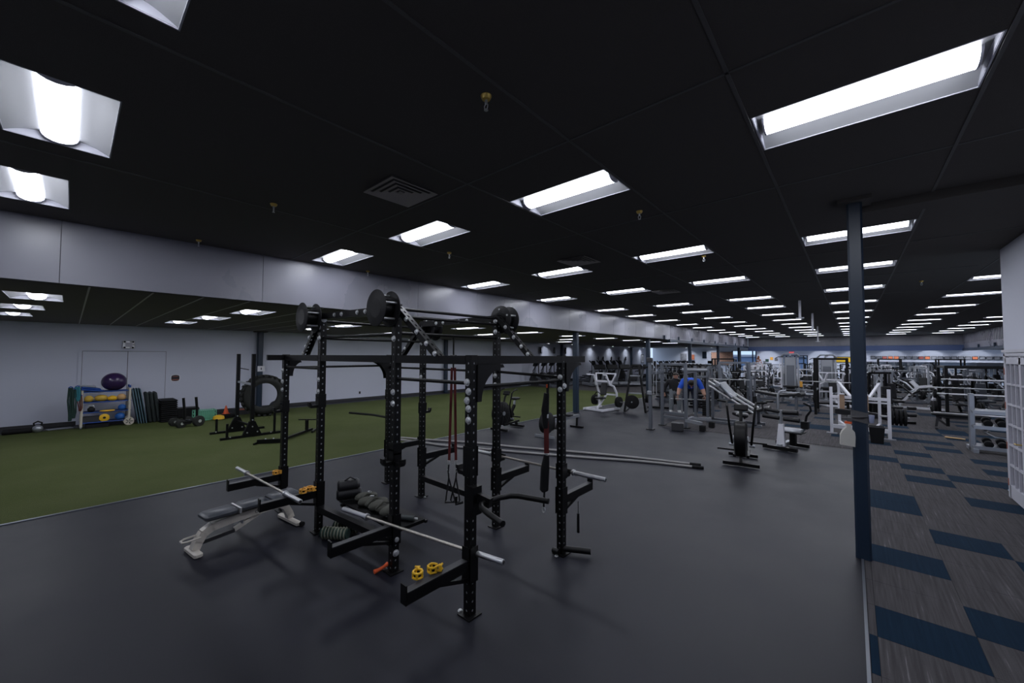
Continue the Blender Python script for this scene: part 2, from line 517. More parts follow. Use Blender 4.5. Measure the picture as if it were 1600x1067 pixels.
# bulkhead: backing and panels with open joints
bk = MB().box((XB - 0.08, 21, (LOW + CEIL) / 2), (0.1, 50.2, CEIL - LOW))
bulk = struct('wall_bulkhead', bk, 'panel_joint')
seams = [-4, -2.6, -0.13, 2.26, 5.6, 7.6, 8.75, 10.0, 11.2, 12.4, 13.6, 14.8, 16.0, 17.2, 18.4, 19.6, 20.8, 22.0, 23.2]
for a, b in zip(seams, seams[1:]):
    MB().box((XB - 0.016, (a + b) / 2, (LOW + CEIL) / 2), (0.032, b - a - 0.007, CEIL - LOW)).build('panel', 'bulkhead_paint', bulk)
MB().box((XB - 0.016, 34.6, (LOW + CEIL) / 2), (0.032, 22.7, CEIL - LOW)).build('panel', 'bulkhead_paint', bulk)
rb = MB()
for i in range(90):
    rb.box((XB + 0.012, 23.4 + i * 0.25, (LOW + CEIL) / 2 + 0.03), (0.03, 0.06, CEIL - LOW - 0.1))
tag(rb.build('rib', 'bulkhead_paint', bulk), kind='stuff')
struct('trim_4', MB().box((XB - 0.02, 34.5, LOW - 0.06), (0.2, 23, 0.16)), 'column_blue')
for y in (22.2, 24.6, 27.2, 30, 33, 36.4, 40, 43.6):
    MB().box((XB + 0.05, y, LOW + 0.10), (0.07, 0.16, 0.22)).build('bracket', 'column_blue', bulk)
# right bulkhead
bk2 = MB().box((XE + 0.05, 28.2, (2.8 + CEIL) / 2), (0.1, 35.8, CEIL - 2.8))
bulk2 = struct('wall_bulkhead_right', bk2, 'bulkhead_paint')
for i in range(50):
    pass
rb = MB()
for i in range(64):
    rb.box((XE - 0.012, 24 + i * 0.34, (3.3 + CEIL) / 2), (0.03, 0.07, CEIL - 3.34))
tag(rb.build('rib', 'bulkhead_paint', bulk2), kind='stuff')
struct('trim_5', MB().box((XE + 0.02, 28.2, 2.83), (0.2, 35.6, 0.2)), 'column_blue')
for y in (30, 33.4, 37, 41):
    MB().box((XE - 0.06, y, 3.0), (0.08, 0.2, 0.26)).build('bracket', 'column_blue', bulk2)

# ---- ceilings with real recesses where the troffers sit
def grid_ceiling(name, x0, x1, y0, y1, z, holes, m):
    xs = sorted({x0, x1} | {h[0] for h in holes} | {h[1] for h in holes})
    ys = sorted({y0, y1} | {h[2] for h in holes} | {h[3] for h in holes})
    mb = MB(); idx = {}
    vs = []; fs = []
    def vid(i, j):
        if (i, j) not in idx:
            idx[(i, j)] = len(vs); vs.append((xs[i], ys[j], z))
        return idx[(i, j)]
    for i in range(len(xs) - 1):
        for j in range(len(ys) - 1):
            cx, cy = (xs[i] + xs[i + 1]) / 2, (ys[j] + ys[j + 1]) / 2
            if any(h[0] < cx < h[1] and h[2] < cy < h[3] for h in holes):
                continue
            fs.append((vid(i, j), vid(i, j + 1), vid(i + 1, j + 1), vid(i + 1, j)))
    mb.add(vs, fs)
    o = struct(name, mb, m)
    # a closed deck above, so nothing leaks in
    return o
FX = [-7.72, -5.35, -2.98, -0.54, 2.08, 4.6]
ROWS_L = [-0.52, 3.34, 6.72, 9.95, 13.75, 16.6, 19.8, 23.1, 26.2, 29.5, 32.8, 36.1, 39.4, 42.7]
ROWS_R = [-0.52, 3.34, 7.25, 10.1, 13.35, 16.75, 20.3, 23.7, 27.2, 30.3, 33.4, 36.6, 39.8, 43.0]
spots = []
for k, x in enumerate(FX):
    rows = ROWS_L if k < 3 else ROWS_R
    for r, y in enumerate(rows):
        if k == 0 and r == 1: y = 2.98
        if k == 1 and r == 1: y = 3.18
        if k > 3 and r < 2: continue
        if k == 5 and r < 2: continue
        px = x
        if r == 0:
            px, y = ((-7.3, -0.67), (-5.10, -0.42), (-2.78, -0.26), (x, y), (x, y), (x, y))[k]
        if x + 1.22 > XR and y < 10.5: continue
        spots.append((px, y, CEIL, k, r))
low_spots = []
for x in (-10.85, -13.3, -15.75):
    for r, y in enumerate((-0.72, 2.4, 5.7, 9.0, 12.4, 15.8, 19.2, 22.6, 26.0, 29.4, 32.8, 36.2, 39.6)):
        if r in (2,) and x > -12: continue
        if r > 4 and x < -12 and (r > 7 or (x < -14) == (r % 2 == 0)): continue
        if r > 9: continue
        if r < 2: y -= {10: 0.0, 13: 0.28, 15: 0.55}[int(-x)]
        low_spots.append((x, y, LOW, int(-x), r))
holes_main = [(x, x + 1.22, y, y + 0.61) for x, y, z, k, r in spots]
# the vent wells
VENTS = [(-3.98, 2.06, 0.56), (-4.15, 6.02, 0.6), (-5.2, 11.4, 0.6)]
ceiling_main = grid_ceiling('ceiling', XB, XE + 0.1, Y0, YF + 0.1, CEIL, holes_main, 'ceiling_black')
ceiling_low = grid_ceiling('ceiling_low', XL, XB - 0.03, Y0, YW + 0.2, LOW, [(x, x + 1.22, y, y + 0.61) for x, y, z, k, r in low_spots], 'ceiling_brown')
struct('ceiling_deck', MB().box((-3, 22, 4.4), (31.5, 53, 0.1)), 'ceiling_black')
struct('ceiling_far', MB().box(((XB + 12.4) / 2, YF + 1.1, 3.19), (12.4 - XB, 2.2, 0.05)), 'far_wall_paint')
struct('ceiling_side', MB().box((9.5, 28.2, 2.82), (5.8, 36, 0.05)), 'ceiling_black')
# tee bars
def tbar(parent, p, q, w=0.024):
    MB().bar(p, q, w, 0.006).build('ceiling_strip', 'grid_black', parent)
for x in (-5.37, -3.0, -1.74, -0.56, 0.70, 2.06, 3.32):
    tbar(ceiling_main, (x, -3.9 if x < 2 else 10.5, CEIL - 0.003), (x, YF, CEIL - 0.003))
for y in (2.7, 4.9, 8.6, 11.7, 15.2):
    tbar(ceiling_main, (XB + 0.05, y, CEIL - 0.003), (1.9, y, CEIL - 0.003), 0.02)
mat('grid_grey', (0.42, 0.40, 0.38), 0.6)
for y in (-2.0, 0.15, 0.82, 1.44, 2.1, 3.4, 4.1, 4.8, 5.5):
    MB().bar((-15.1 if y == 2.1 else XL + .02, y, LOW - 0.003), (XB - 0.14, y, LOW - 0.003), 0.022, 0.006).build('ceiling_strip', 'grid_grey', ceiling_low)
# dark steel beam that the near column carries
struct('beam', MB().box((1.0, 6.28, CEIL - 0.05), (1.8, 0.3, 0.1)), 'ceiling_black')

# ---- troffers
def make_troffer(label, group=None):
    root = thing('ceiling_light', label, 'ceiling light', (0, 0, 0), 0, group)
    fr = MB()
    L, W = 1.22, 0.61
    e = 0.009
    for c, s in (((L / 2, e / 2), (L, e)), ((L / 2, W - e / 2), (L, e)), ((e / 2, W / 2), (e, W)), ((L - e / 2, W / 2), (e, W))):
        fr.box((c[0], c[1], 0.002), (s[0], s[1], 0.008))
    fr.build('frame', 'trim_white', root)
    rf = MB(); n = 7
    prof = []
    for i in range(n + 1):
        t = i / n
        prof.append((e + t * (0.185 - e), 0.004 + 0.062 * sin(t * pi / 2)))
    prof += [(W - y, z) for y, z in reversed(prof)]
    vs = []; fs2 = []
    for y, z in prof:
        vs += [(e, y, z), (L - e, y, z)]
    for i in range(len(prof) - 1):
        fs2.append((2 * i, 2 * i + 1, 2 * i + 3, 2 * i + 2))
    rf.add(vs, fs2)
    rf.build('reflector', 'reflector', root)
    for x in (e, L - e):
        MB().prism([(x, y, z) for y, z in prof], (0.003 if x < 1 else -0.003, 0, 0)).build('end_plate', 'trim_white', root)
    ln = MB(); m = 8; ring = []
    for i in range(m + 1):
        t = pi * i / m
        ring.append((W / 2 - 0.100 * cos(t), 0.060 - 0.063 * sin(t)))
    vs = []; fs2 = []
    for x in (0.05, L - 0.05):
        for y, z in ring:
            vs.append((x, y, z))
    q = m + 1
    for i in range(m):
        fs2.append((i, i + 1, q + i + 1, q + i))
    fs2.append(tuple(range(q))); fs2.append(tuple(range(2 * q - 1, q - 1, -1)))
    ln.add(vs, fs2)
    ln.build('lens', 'lamp_lens', root)
    cap = []
    for i in range(m + 1):
        t = pi * i / m
        cap.append((W / 2 - 0.110 * cos(t), 0.064 - 0.070 * sin(t)))
    for x in (0.046, L - 0.058):
        MB().prism([(x, y, z) for y, z in cap], (0.012, 0, 0)).build('lamp_end', 'trim_white', root)
    return root
proto = make_troffer('x')
first = True
names = ORD
colnames = ['row beside the bulkhead', 'second row from the bulkhead', 'third row from the bulkhead',
            'row over the blue column', 'first row right of the column', 'second row right of the column']
def light_label(k, r, low):
    if low:
        return ('lit troffer in the low ceiling, %s row from the front, %s the bulkhead' % (ORD[r], {10: 'nearest', 13: 'second from', 15: 'third from'}[k]), 'lights over the turf')
    if k == 3 and r == 1:
        return ('largest lit troffer, long and white, high at the right above the column', None)
    if k == 2 and r == 0:
        return ('cut-off lit white troffer at the top edge of the picture', None)
    if k == 1 and r == 0:
        return ('wide lit troffer at the left edge with bright centre strip', None)
    if k == 0 and r == 0:
        return ('lit troffer at the left edge just above the grey bulkhead', None)
    if 1 <= r <= 6 and k <= 3:
        n = names[r - 1]
        return ('lit troffer, %s from the front in the %s' % (n, colnames[k]), 'troffers in the black ceiling')
    return ('small lit troffer, %s from the front in the %s' % (names[r - 1], colnames[k]), 'distant troffers in the %s' % colnames[k])
for low, lst in ((False, spots), (True, low_spots)):
    for x, y, z, k, r in lst:
        lb, gr = light_label(k, r, low)
        o = proto if first else copy_tree(proto)
        first = False
        o.location = (x, y, z)
        o['label'] = lb
        if gr: o['group'] = gr

# ---- columns
def column(name, x, y, w, h, label):
    o = thing(name, label, 'column', (x, y, 0))
    o['kind'] = 'structure'
    mb = MB()
    q = w * 0.14; a = w / 2
    ring = [(-a + q, -a), (a - q, -a), (a, -a + q), (a, a - q), (a - q, a), (-a + q, a), (-a, a - q), (-a, -a + q)]
    mb.prism([(px, py, 0.0) for px, py in ring], (0, 0, h))
    mb.build('shaft', 'column_blue', o)
    MB().box((0, 0, h - 0.02), (w * 2.2, w * 2.2, 0.04)).build('cap_plate', 'ceiling_black', o)
    return o
near_col = column('column', 0.055, 5.93, 0.135, CEIL, 'nearest dark blue steel column between rubber floor and carpet')
for i, (y, lb) in enumerate(((13.3, 'dark blue column at the turf edge behind the rower'), (20.6, 'dark blue column beyond the white lever machine'), (27.8, 'thin dark blue column beside the standing person'),
          (35.2, 'distant dark blue column in front of the brick wall'), (43.0, 'farthest dark blue column by the shop window'))):
    column('column', -8.28, y, 0.2, LOW - 0.0, lb)
for y, lb in ((5.15, 'dark blue column on the left wall behind the big tyre'), (14.9, 'dark blue column on the left wall left of the treadmills'), (27.3, 'dark blue column on the left wall among the treadmills'), (41.0, 'dark blue column on the left wall beyond the monitors')):
    column('column', -18.36, y, 0.2, LOW, lb)

# ---- left double door, light, sign, paper
d = MB()
dl = tag(MB().box((XL + 0.012, 1.27, 1.17), (0.02, 2.06, 2.34)).build('door_1', 'joint_dark'), kind='structure')
for a, b in ((0.252, 1.275), (1.29, 2.252)):
    MB().box((XL + 0.024, (a + b) / 2, 1.165), (0.03, b - a, 2.33)).build('leaf', 'wall_paint', dl)
MB().box((XL + 0.02, 1.27, 2.375), (0.035, 2.2, 0.055)).build('frame', 'wall_paint', dl)
for y in (0.205, 2.30):
    MB().box((XL + 0.02, y, 1.18), (0.035, 0.075, 2.36)).build('frame', 'wall_paint', dl)
el = thing('emergency_light', 'chrome-faced emergency light box on the wall above the double door', 'light', (XL, 1.29, 2.56))
MB().cbox((0.05, 0, 0), (0.1, 0.30, 0.26), 0.015).build('housing', 'bolt_zinc', el)
MB().box((0.104, 0.0, 0), (0.01, 0.17, 0.15)).build('lens', 'trim_white', el)
for y in (-0.1, 0.1):
    for z in (-0.095, 0.095):
        MB().cyl((0.1, y, z), (0.115, y, z), 0.028).build('lamp', 'black_plastic', el)
for y, z in ((0.06, 0.1), (0.11, 0.0), (0.05, -0.1)):
    MB().sphere((0.106, y, z), 0.028, 10, 8).build('reflector', 'chrome', el)
sg = thing('wall_sign', 'small red and black sign with white border right of the double door', 'sign', (XL, 2.535, 1.38))
def badge(s, x):
    pts = []
    for i in range(24):
        t = 2 * pi * i / 24
        r = 1 + 0.06 * cos(4 * t)
        pts.append((x, 0.15 * s * max(-0.9, min(0.9, cos(t) * 1.15)) * r, 0.15 * s * max(-0.85, min(0.85, sin(t) * 1.15)) * r))
    return pts
MB().prism(badge(1, 0.0), (0.008, 0, 0)).build('backing', 'paper', sg)
MB().prism(badge(0.8, 0.009), (0.004, 0, 0)).build('face', 'ink', sg)
MB().box((0.014, 0, 0.055), (0.004, 0.15, 0.02)).build('lettering', 'sign_red', sg)
MB().box((0.014, 0, -0.06), (0.004, 0.19, 0.035)).build('lettering', 'sign_red', sg)
pp = thing('paper_notice', 'white paper notice on the dark blue column above the tyre', 'notice', (-18.25, 5.18, 1.66))
MB().box((0, 0, 0), (0.006, 0.26, 0.22)).build('sheet', 'paper', pp)
MB().box((0.004, 0.0, 0), (0.004, 0.035, 0.09)).build('figure', 'ink', pp)
sk = thing('wall_socket', 'small dark wall socket low on the left wall', 'socket', (XL, 9.57, 0.36))
MB().box((0.008, 0, 0), (0.016, 0.08, 0.12)).build('plate', 'dark_grey', sk)
MB().box((0.018, 0, 0.02), (0.006, 0.04, 0.03)).build('outlet', 'black_plastic', sk)

# ---- right french door in the near right wall
fd = tag(MB().box((XR - 0.008, 9.25, 1.13), (0.016, 1.56, 2.26)).build('door_2', 'trim_white'), kind='structure')
for y in (10.05, 8.45):
    MB().box((XR - 0.02, y, 1.15), (0.045, 0.07, 2.30)).build('frame', 'trim_white', fd)
MB().box((XR - 0.02, 9.25, 2.29), (0.045, 1.67, 0.05)).build('frame', 'trim_white', fd)
MB().box((XR - 0.025, 9.25, 2.345), (0.06, 1.75, 0.045)).build('frame', 'trim_white', fd)
for y in (9.955, 9.255, 9.215, 8.53):
    MB().box((XR - 0.03, y, 1.13), (0.045, 0.085 if y in (9.955, 8.53) else 0.04, 2.24)).build('stile', 'trim_white', fd)
for z in (0.12, 2.19):
    MB().box((XR - 0.03, 9.25, z), (0.045, 1.4, 0.2 if z < 1 else 0.1)).build('rail', 'trim_white', fd)
mat('door_pane', (0.22, 0.22, 0.26), 0.12, spec=0.6)
for (a, b) in ((9.28, 9.91), (8.57, 9.19)):
    for k in range(3):
        for j in range(6):
            y0 = a + (b - a) * k / 3; z0 = 0.22 + 1.92 * j / 6
            MB().box((XR - 0.02, y0 + (b - a) / 6, z0 + 0.16), (0.012, (b - a) / 3 - 0.03, 0.285)).build('pane', 'door_pane', fd)
    for k in (1, 2):
        MB().box((XR - 0.034, a + (b - a) * k / 3, 1.18), (0.03, 0.026, 1.94)).build('glazing_bar', 'trim_white', fd)
    for j in range(1, 6):
        MB().box((XR - 0.034, (a + b) / 2, 0.22 + 1.92 * j / 6), (0.034, b - a, 0.03)).build('glazing_bar', 'trim_white', fd)
for z in (0.25, 0.83, 1.47, 2.02):
    MB().cyl((XR - 0.045, 10.005, z - 0.055), (XR - 0.045, 10.005, z + 0.055), 0.016).build('hinge', 'sign_red', fd)
MB().tube([(XR - 0.05, 9.29, 0.95), (XR - 0.1, 9.29, 0.95), (XR - 0.1, 9.37, 0.95)], 0.011).build('handle', 'brass', fd)

# ---- sprinklers, vents, hanging rods
sp = thing('sprinkler', 'x', 'sprinkler', (0, 0, 0))
MB().lathe((0, 0, 0), (0, 0, -1), [(0, 0.04), (0.006, 0.042), (0.03, 0.03), (0.034, 0.012)], 14).build('escutcheon', 'brass', sp)
MB().cyl((0, 0, -0.03), (0, 0, -0.06), 0.011).tube([(0.0, 0, -0.055), (0.018, 0, -0.075), (0.012, 0, -0.1), (0, 0, -0.108)], 0.004, 6).tube([(0, 0, -0.055), (-0.018, 0, -0.075), (-0.012, 0, -0.1), (0, 0, -0.108)], 0.004, 6).build('frame', 'bolt_zinc', sp)
MB().cyl((0, 0, -0.106), (0, 0, -0.11), 0.016).build('deflector', 'bolt_zinc', sp)
spl = [(-1.87, 1.85, 'nearest brass sprinkler, high in the middle of the black ceiling'), (-5.16, 1.55, 'brass sprinkler left of the square ceiling vent'),
       (-7.7, 1.28, 'sprinkler closest to the grey bulkhead, above the double door'), (-1.95, 4.62, 'sprinkler right of the largest middle troffer'),
       (-5.27, 4.33, 'sprinkler below the second troffer row'), (-1.96, 7.45, 'sprinkler beside the troffer in front of the blue column'), (-7.78, 4.16, 'tiny sprinkler at the bulkhead above the rig'), (1.28, 13.26, 'sprinkler over the carpet beyond the blue column')]
for i, (x, y, lb) in enumerate(spl):
    o = sp if i == 0 else copy_tree(sp)
    o.location = (x, y, CEIL); o['label'] = lb
    o.scale = (0.95,) * 3
def vent(x, y, s, label):
    o = thing('ceiling_vent', label, 'vent', (x, y, CEIL))
    MB().box((s / 2, s / 2, -0.0015), (s * 0.97, s * 0.97, 0.003)).build('backing', 'grid_black', o)
    for k in range(4):
        a = k * s * 0.115; b = s - a
        z1, z0 = -0.012 - 0.0 * k, -0.004
        mb = MB(); wd = 0.05 * s / .56
        for p0, p1, d in (((a, a), (b, a), (0, 1)), ((b, a), (b, b), (-1, 0)), ((b, b), (a, b), (0, -1)), ((a, b), (a, a), (1, 0))):
            q0 = (p0[0] + wd * (d[0] + (1 if p0[0] < p1[0] else -1 if p0[0] > p1[0] else 0)), p0[1] + wd * (d[1] + (1 if p0[1] < p1[1] else -1 if p0[1] > p1[1] else 0)))
            q1 = (p1[0] + wd * (d[0] - (1 if p0[0] < p1[0] else -1 if p0[0] > p1[0] else 0)), p1[1] + wd * (d[1] - (1 if p0[1] < p1[1] else -1 if p0[1] > p1[1] else 0)))
            mb.prism([(*p0, -0.022), (*p1, -0.022), (*q1, -0.006), (*q0, -0.006)], (0, 0, -0.003))
        mb.build('vane', 'vent_dark', o)
    MB().box((s / 2, s / 2, -0.02), (s * 0.1, s * 0.1, 0.006)).build('vane', 'vent_dark', o)
    return o
vent(-3.98, 2.06, 0.57, 'square dark ceiling vent with stepped vanes, nearest the camera')
vent(-4.15, 6.0, 0.6, 'dark square vent behind the second troffer of the middle row')
vent(-4.15, 10.6, 0.6, 'small distant dark ceiling vent behind a far troffer')
for x, y, h, lb in ((-1.23, 15.5, 0.55, 'nearest thin white rod hanging from the ceiling'), (-1.2, 20.4, 0.7, 'second thin white rod hanging left of the column'), (-1.5, 29.5, 0.9, 'third, farthest white rod hanging over the towers')):
    o = thing('hanging_rod', lb, 'rod', (x, y, CEIL))
    MB().cyl((0, 0, 0), (0, 0, -h), 0.035).build('rod', 'trim_white', o)
    MB().cyl((0, 0, -h), (0, 0, -h - 0.03), 0.11, n=14).build('end_plate', 'trim_white', o)
# ================================================================== POWER RIG
RIG = thing('power_rig', 'large black eight-post power rig with drums on top, centre of the rubber floor', 'power rig', (-4.4, 2.9, 0))
P1, P2, P3, P5 = (-6.22, 2.08), (-5.14, 2.14), (-3.63, 2.28), (-2.54, 2.35)
P4, PB, PC, P6 = (-6.20, 3.75), (-5.20, 3.75), (-3.56, 3.75), (-2.53, 3.75)
def perf_post(x, y, z0, z1, w=0.076, pitch=0.076, r=0.0105):
    mb = MB(); a = w / 2; n = int((z1 - z0) / pitch)
    K = 8
    for (nx, ny) in ((1, 0), (-1, 0), (0, 1), (0, -1)):
        tx, ty = -ny, nx
        def pt(u, z):
            return (x + nx * a + tx * u, y + ny * a + ty * u, z)
        vs, fs = [], []
        def vid(u, z):
            vs.append(pt(u, z)); return len(vs) - 1
        zz = z0
        hh = pitch / 2
        rest = (z1 - z0) - n * pitch
        for k in range(n):
            c = z0 + (k + 0.5) * pitch
            sq = [vid(a * .98 * su if False else su * a, c + sz * hh) for su, sz in ((1, 0), (1, 1), (0, 1), (-1, 1), (-1, 0), (-1, -1), (0, -1), (1, -1))]
            ho = [vid(r * cos(t * pi / 4), c + r * sin(t * pi / 4)) for t in range(8)]
            hi = []
            for t in range(8):
                p = pt(r * cos(t * pi / 4), c + r * sin(t * pi / 4))
                vs.append((p[0] - nx * 0.004, p[1] - ny * 0.004, p[2])); hi.append(len(vs) - 1)
            for t in range(8):
                u = (t + 1) % 8
                fs.append((sq[t], sq[u], ho[u], ho[t])); fs.append((ho[t], ho[u], hi[u], hi[t]))
        if rest > 1e-4:
            q = [vid(-a, z1 - rest), vid(a, z1 - rest), vid(a, z1), vid(-a, z1)]; fs.append(tuple(q))
        mb.add(vs, fs)
    mb.quad((x - a, y - a, z1), (x + a, y - a, z1), (x + a, y + a, z1), (x - a, y + a, z1))
    return mb
HS, HT = 2.25, 2.79
posts = {'P1': (P1, HS), 'P2': (P2, HT), 'P3': (P3, HT), 'P5': (P5, HS), 'P4': (P4, HS), 'PB': (PB, HT), 'PC': (PC, HT), 'P6': (P6, HS)}
for nm, ((x, y), h) in posts.items():
    up = perf_post(x, y, 0.012, h).build('upright', 'black_powder', RIG, world=True)
    s = MB().box((x, y, h / 2), (0.067, 0.067, h - 0.06)).build('hole_backing', 'hole_backing_grey', up, world=True)  # added core, no real rig part; makes the post holes show pale grey
    MB().box((x, y, 0.006), (0.15, 0.15, 0.012)).build('foot_plate', 'black_powder', RIG, world=True)
bolt_me = None
def bolt(p, d, r=0.024, parent=None):
    """zinc hex head on a washer; d is the outward direction"""
    global bolt_me
    if bolt_me is None:
        o = MB().lathe((0, 0, 0), (0, 0, 1), [(0, 1.0), (0.12, 1.0), (0.13, 0.72), (0.55, 0.70), (0.62, 0.5)], 10).build('bolt', 'bolt_zinc')
        bolt_me = o.data
        bpy.data.objects.remove(o)
    o = bpy.data.objects.new('bolt', bolt_me); COL.objects.link(o)
    o.parent = parent or RIG
    o.location = Vector(p) - RIG.location
    o.rotation_mode = 'QUATERNION'
    o.rotation_quaternion = Vector((0, 0, 1)).rotation_difference(Vector(d))
    o.scale = (r, r, r)
    return o
# anchors on the floor
for (x, y), dx, dy in ((P5, -0.09, -0.03), (P3, -0.09, -0.04), (P6, 0.0, -0.1), (PB, 0.09, 0), (P2, -0.09, 0)):
    bolt((x + dx, y + dy, 0.006), (0, 0, 1), 0.022)
def beam(p, q, z, w=0.076, name='crossmember'):
    return MB().bar((*p, z), (*q, z), w).build(name, 'black_powder', RIG, world=True)
def cut(p, q, e=0.04):
    p, q = Vector((*p, 0)), Vector((*q, 0)); d = (q - p).normalized()
    a, b = p + d * e, q - d * e
    return (a.x, a.y), (b.x, b.y)
ZB = HS - 0.045
for a, b in ((P1, P2), (P2, P3), (P3, P5), (P4, PB), (PB, PC), (PC, P6), (P1, P4), (P5, P6)):
    beam(*cut(a, b), ZB)
MB().bar((P6[0], P6[1] + 0.04, ZB), (P6[0] + 0.01, 4.20, ZB), 0.076).build('crossmember', 'black_powder', RIG, world=True)
MB().bar((P1[0], P1[1] - 0.04, ZB), (P1[0] - 0.02, P1[1] - 0.24, ZB), 0.076).build('crossmember', 'black_powder', RIG, world=True)
for a, b in ((P2, P3), (PB, PC)):
    p, q = cut(a, b)
    beam(p, q, HT - 0.05)
    for t in (0.22, 0.33, 0.56, 0.67):
        x = p[0] + (q[0] - p[0]) * t; y = p[1] + (q[1] - p[1]) * t
        bolt((x, y - 0.039, HT - 0.05), (0, -1, 0), 0.028)
# low crossmembers that carry the gear tray
for a, b in ((P2, P3), (PB, PC)):
    beam(*cut(a, b), 0.30)
def rod(p, q, r=0.017, name='pull_up_bar'):
    return MB().cyl(p, q, r, n=12).build(name, 'black_powder', RIG, world=True)
def rod2(a, b, z, za=None, r=0.017):
    (ax, ay), (bx, by) = cut(a, b)
    rod((ax, ay, z), (bx, by, za or z), r)
rod2(P1, P4, 2.06); rod2(P1, P2, 2.07); rod2(P3, P5, 2.0); rod2(P5, P6, 1.965, 1.965); rod2(PC, P6, 2.03, 2.0); rod2(P4, PB, 2.03); rod2(PB, PC, 2.03)
rod2(P2, P3, 2.47); rod2(P3, PC, 2.74); rod2(P3, PC, 2.66); rod2(P3, PC, 2.48); rod2(P2, PB, 2.68); rod2(P2, PB, 2.46)
# diagonal struts of the raised middle bay
def strut(p, q, w=0.07):
    p, q = Vector(p), Vector(q)
    d, a, b = frame_of(q - p)
    mb = MB(); L = (q - p).length; n = int(L / 0.075)
    # perforated flat plate with side flanges
    hw = w / 2
    for k in range(n):
        c = p + d * (L * (k + .5) / n); h = L / n / 2
        sq = [c + d * (su * h) + a * (sv * hw) for su, sv in ((1, 0), (1, 1), (0, 1), (-1, 1), (-1, 0), (-1, -1), (0, -1), (1, -1))]
        ho = [c + d * (0.02 * cos(t * pi / 4)) + a * (0.012 * sin(t * pi / 4)) for t in range(8)]
        for t in range(8):
            u = (t + 1) % 8
            mb.add([sq[t], sq[u], ho[u], ho[t], sq[t] - b * .005, sq[u] - b * .005, ho[u] - b * .005, ho[t] - b * .005], [(0, 1, 2, 3), (7, 6, 5, 4), (2, 6, 7, 3)])
    for s in (-1, 1):
        mb.bar(p + a * s * hw - b * 0.03, q + a * s * hw - b * 0.03, 0.006, 0.06, up=b)
    return mb.build('strut', 'black_powder', RIG, world=True), d, a, b
for (px, py), dx, dz, sx in ((P3, 0.72, 0, 1), (P2, -0.68, 0, -1), (PC, 0.62, 0, 1), (PB, -0.62, 0, -1)):
    p = (px + sx * 0.045, py, HT - 0.02); q = (px + dx, py + (0.045 if py < 3 else 0), HS - 0.02)
    st, d, a, b = strut(p, q)
    side = -1
    for t in (0.25, 0.5, 0.72, 0.9):
        c = Vector(p) + (Vector(q) - Vector(p)) * t
        bolt((c.x, c.y - 0.04, c.z - 0.02), (0, -1, 0), 0.027)
# gusset plates under the end beams
def gusset(p, d, z=HS - 0.085, L=0.30, H=0.30, th=0.012, off=0.0):
    x, y = p; dx, dy = d
    pts = [(x + dx * 0.0, y + dy * 0.0, z), (x + dx * (L + 0.03), y + dy * (L + 0.03), z)]
    for k in range(9):
        t = k / 8 * pi / 2
        pts.append((x + dx * (0.05 + L * (1 - sin(t))), y + dy * (0.05 + L * (1 - sin(t))), z - 0.03 - H * (1 - cos(t))))
    pts.append((x, y, z - 0.03 - H))
    nx, ny = -dy, dx
    pts = [(px + nx * off, py + ny * off, pz) for px, py, pz in pts]
    MB().prism([(px - nx * th / 2, py - ny * th / 2, pz) for px, py, pz in pts], (nx * th, ny * th, 0)).build('gusset', 'black_powder', RIG, world=True)
for o in (-0.045, 0.045):
    gusset((P5[0], P5[1] + 0.03), (0, 1), off=o); gusset((P6[0], P6[1] + 0.03), (0, 1), off=o, L=0.28)
    gusset((P4[0], P4[1] - 0.03), (0, -1), off=o); gusset((P1[0], P1[1] + 0.03), (0, 1), off=o, L=0.12, H=0.2)
# joint bolts on the uprights
for (x, y), zs, dirs in ((P5, (2.01, 1.85), 'xL'), (P5, (1.93, 1.78, 1.68), 'y'), (P6, (2.0, 1.86), 'y'), (P6, (1.9,), 'x'), (P3, (2.60, 2.42, 1.86, 1.74), 'y'), (P3, (0.20, 0.34), 'x'),
                         (P2, (2.60, 2.46, 1.93, 1.78), 'y'), (P1, (2.02, 1.86, 1.74), 'y'), (P4, (2.0, 1.88), 'y'), (PB, (2.56, 2.44, 1.9), 'y'), (PC, (2.70, 2.56, 1.98, 1.86), 'y'), (P2, (2.70,), 'x')):
    for z in zs:
        if dirs == 'y': bolt((x + 0.010, y - 0.039, z), (0, -1, 0), 0.033)
        elif dirs == 'x': bolt((x + 0.039, y, z), (1, 0, 0), 0.036)
        else: bolt((x - 0.010, y - 0.039, z), (0, -1, 0), 0.034)
# drums on the tall posts
def drum(x, y, z, sy, r=0.18):
    hub = MB().cyl((x, y, z), (x, y + sy * 0.19, z), 0.10, n=20).build('drum', 'black_powder', RIG, world=True)
    for k, yy in enumerate((0.012, 0.175)):
        MB().lathe((x, y + sy * yy, z), (0, sy, 0), [(0, r - 0.006), (0.004, r), (0.010, r), (0.014, r - 0.006)], 36).build('flange', 'dark_grey' if False else 'black_plastic', hub, world=True)
    for t in range(5):
        a = 2 * pi * t / 5 + 0.4
        MB().cyl((x + 0.14 * cos(a), y, z + 0.14 * sin(a)), (x + 0.14 * cos(a), y + sy * 0.18, z + 0.14 * sin(a)), 0.012).build('spacer', 'bolt_zinc', hub, world=True)
drum(P3[0] - 0.02, P3[1] - 0.05, HT - 0.06, -1, 0.19); drum(P2[0] - 0.06, P2[1] - 0.05, HT - 0.07, -1, 0.185)
drum(PC[0] + 0.0, PC[1] + 0.05, HT - 0.06, 1, 0.19); drum(PB[0] + 0.02, PB[1] + 0.05, HT - 0.12, 1, 0.18)
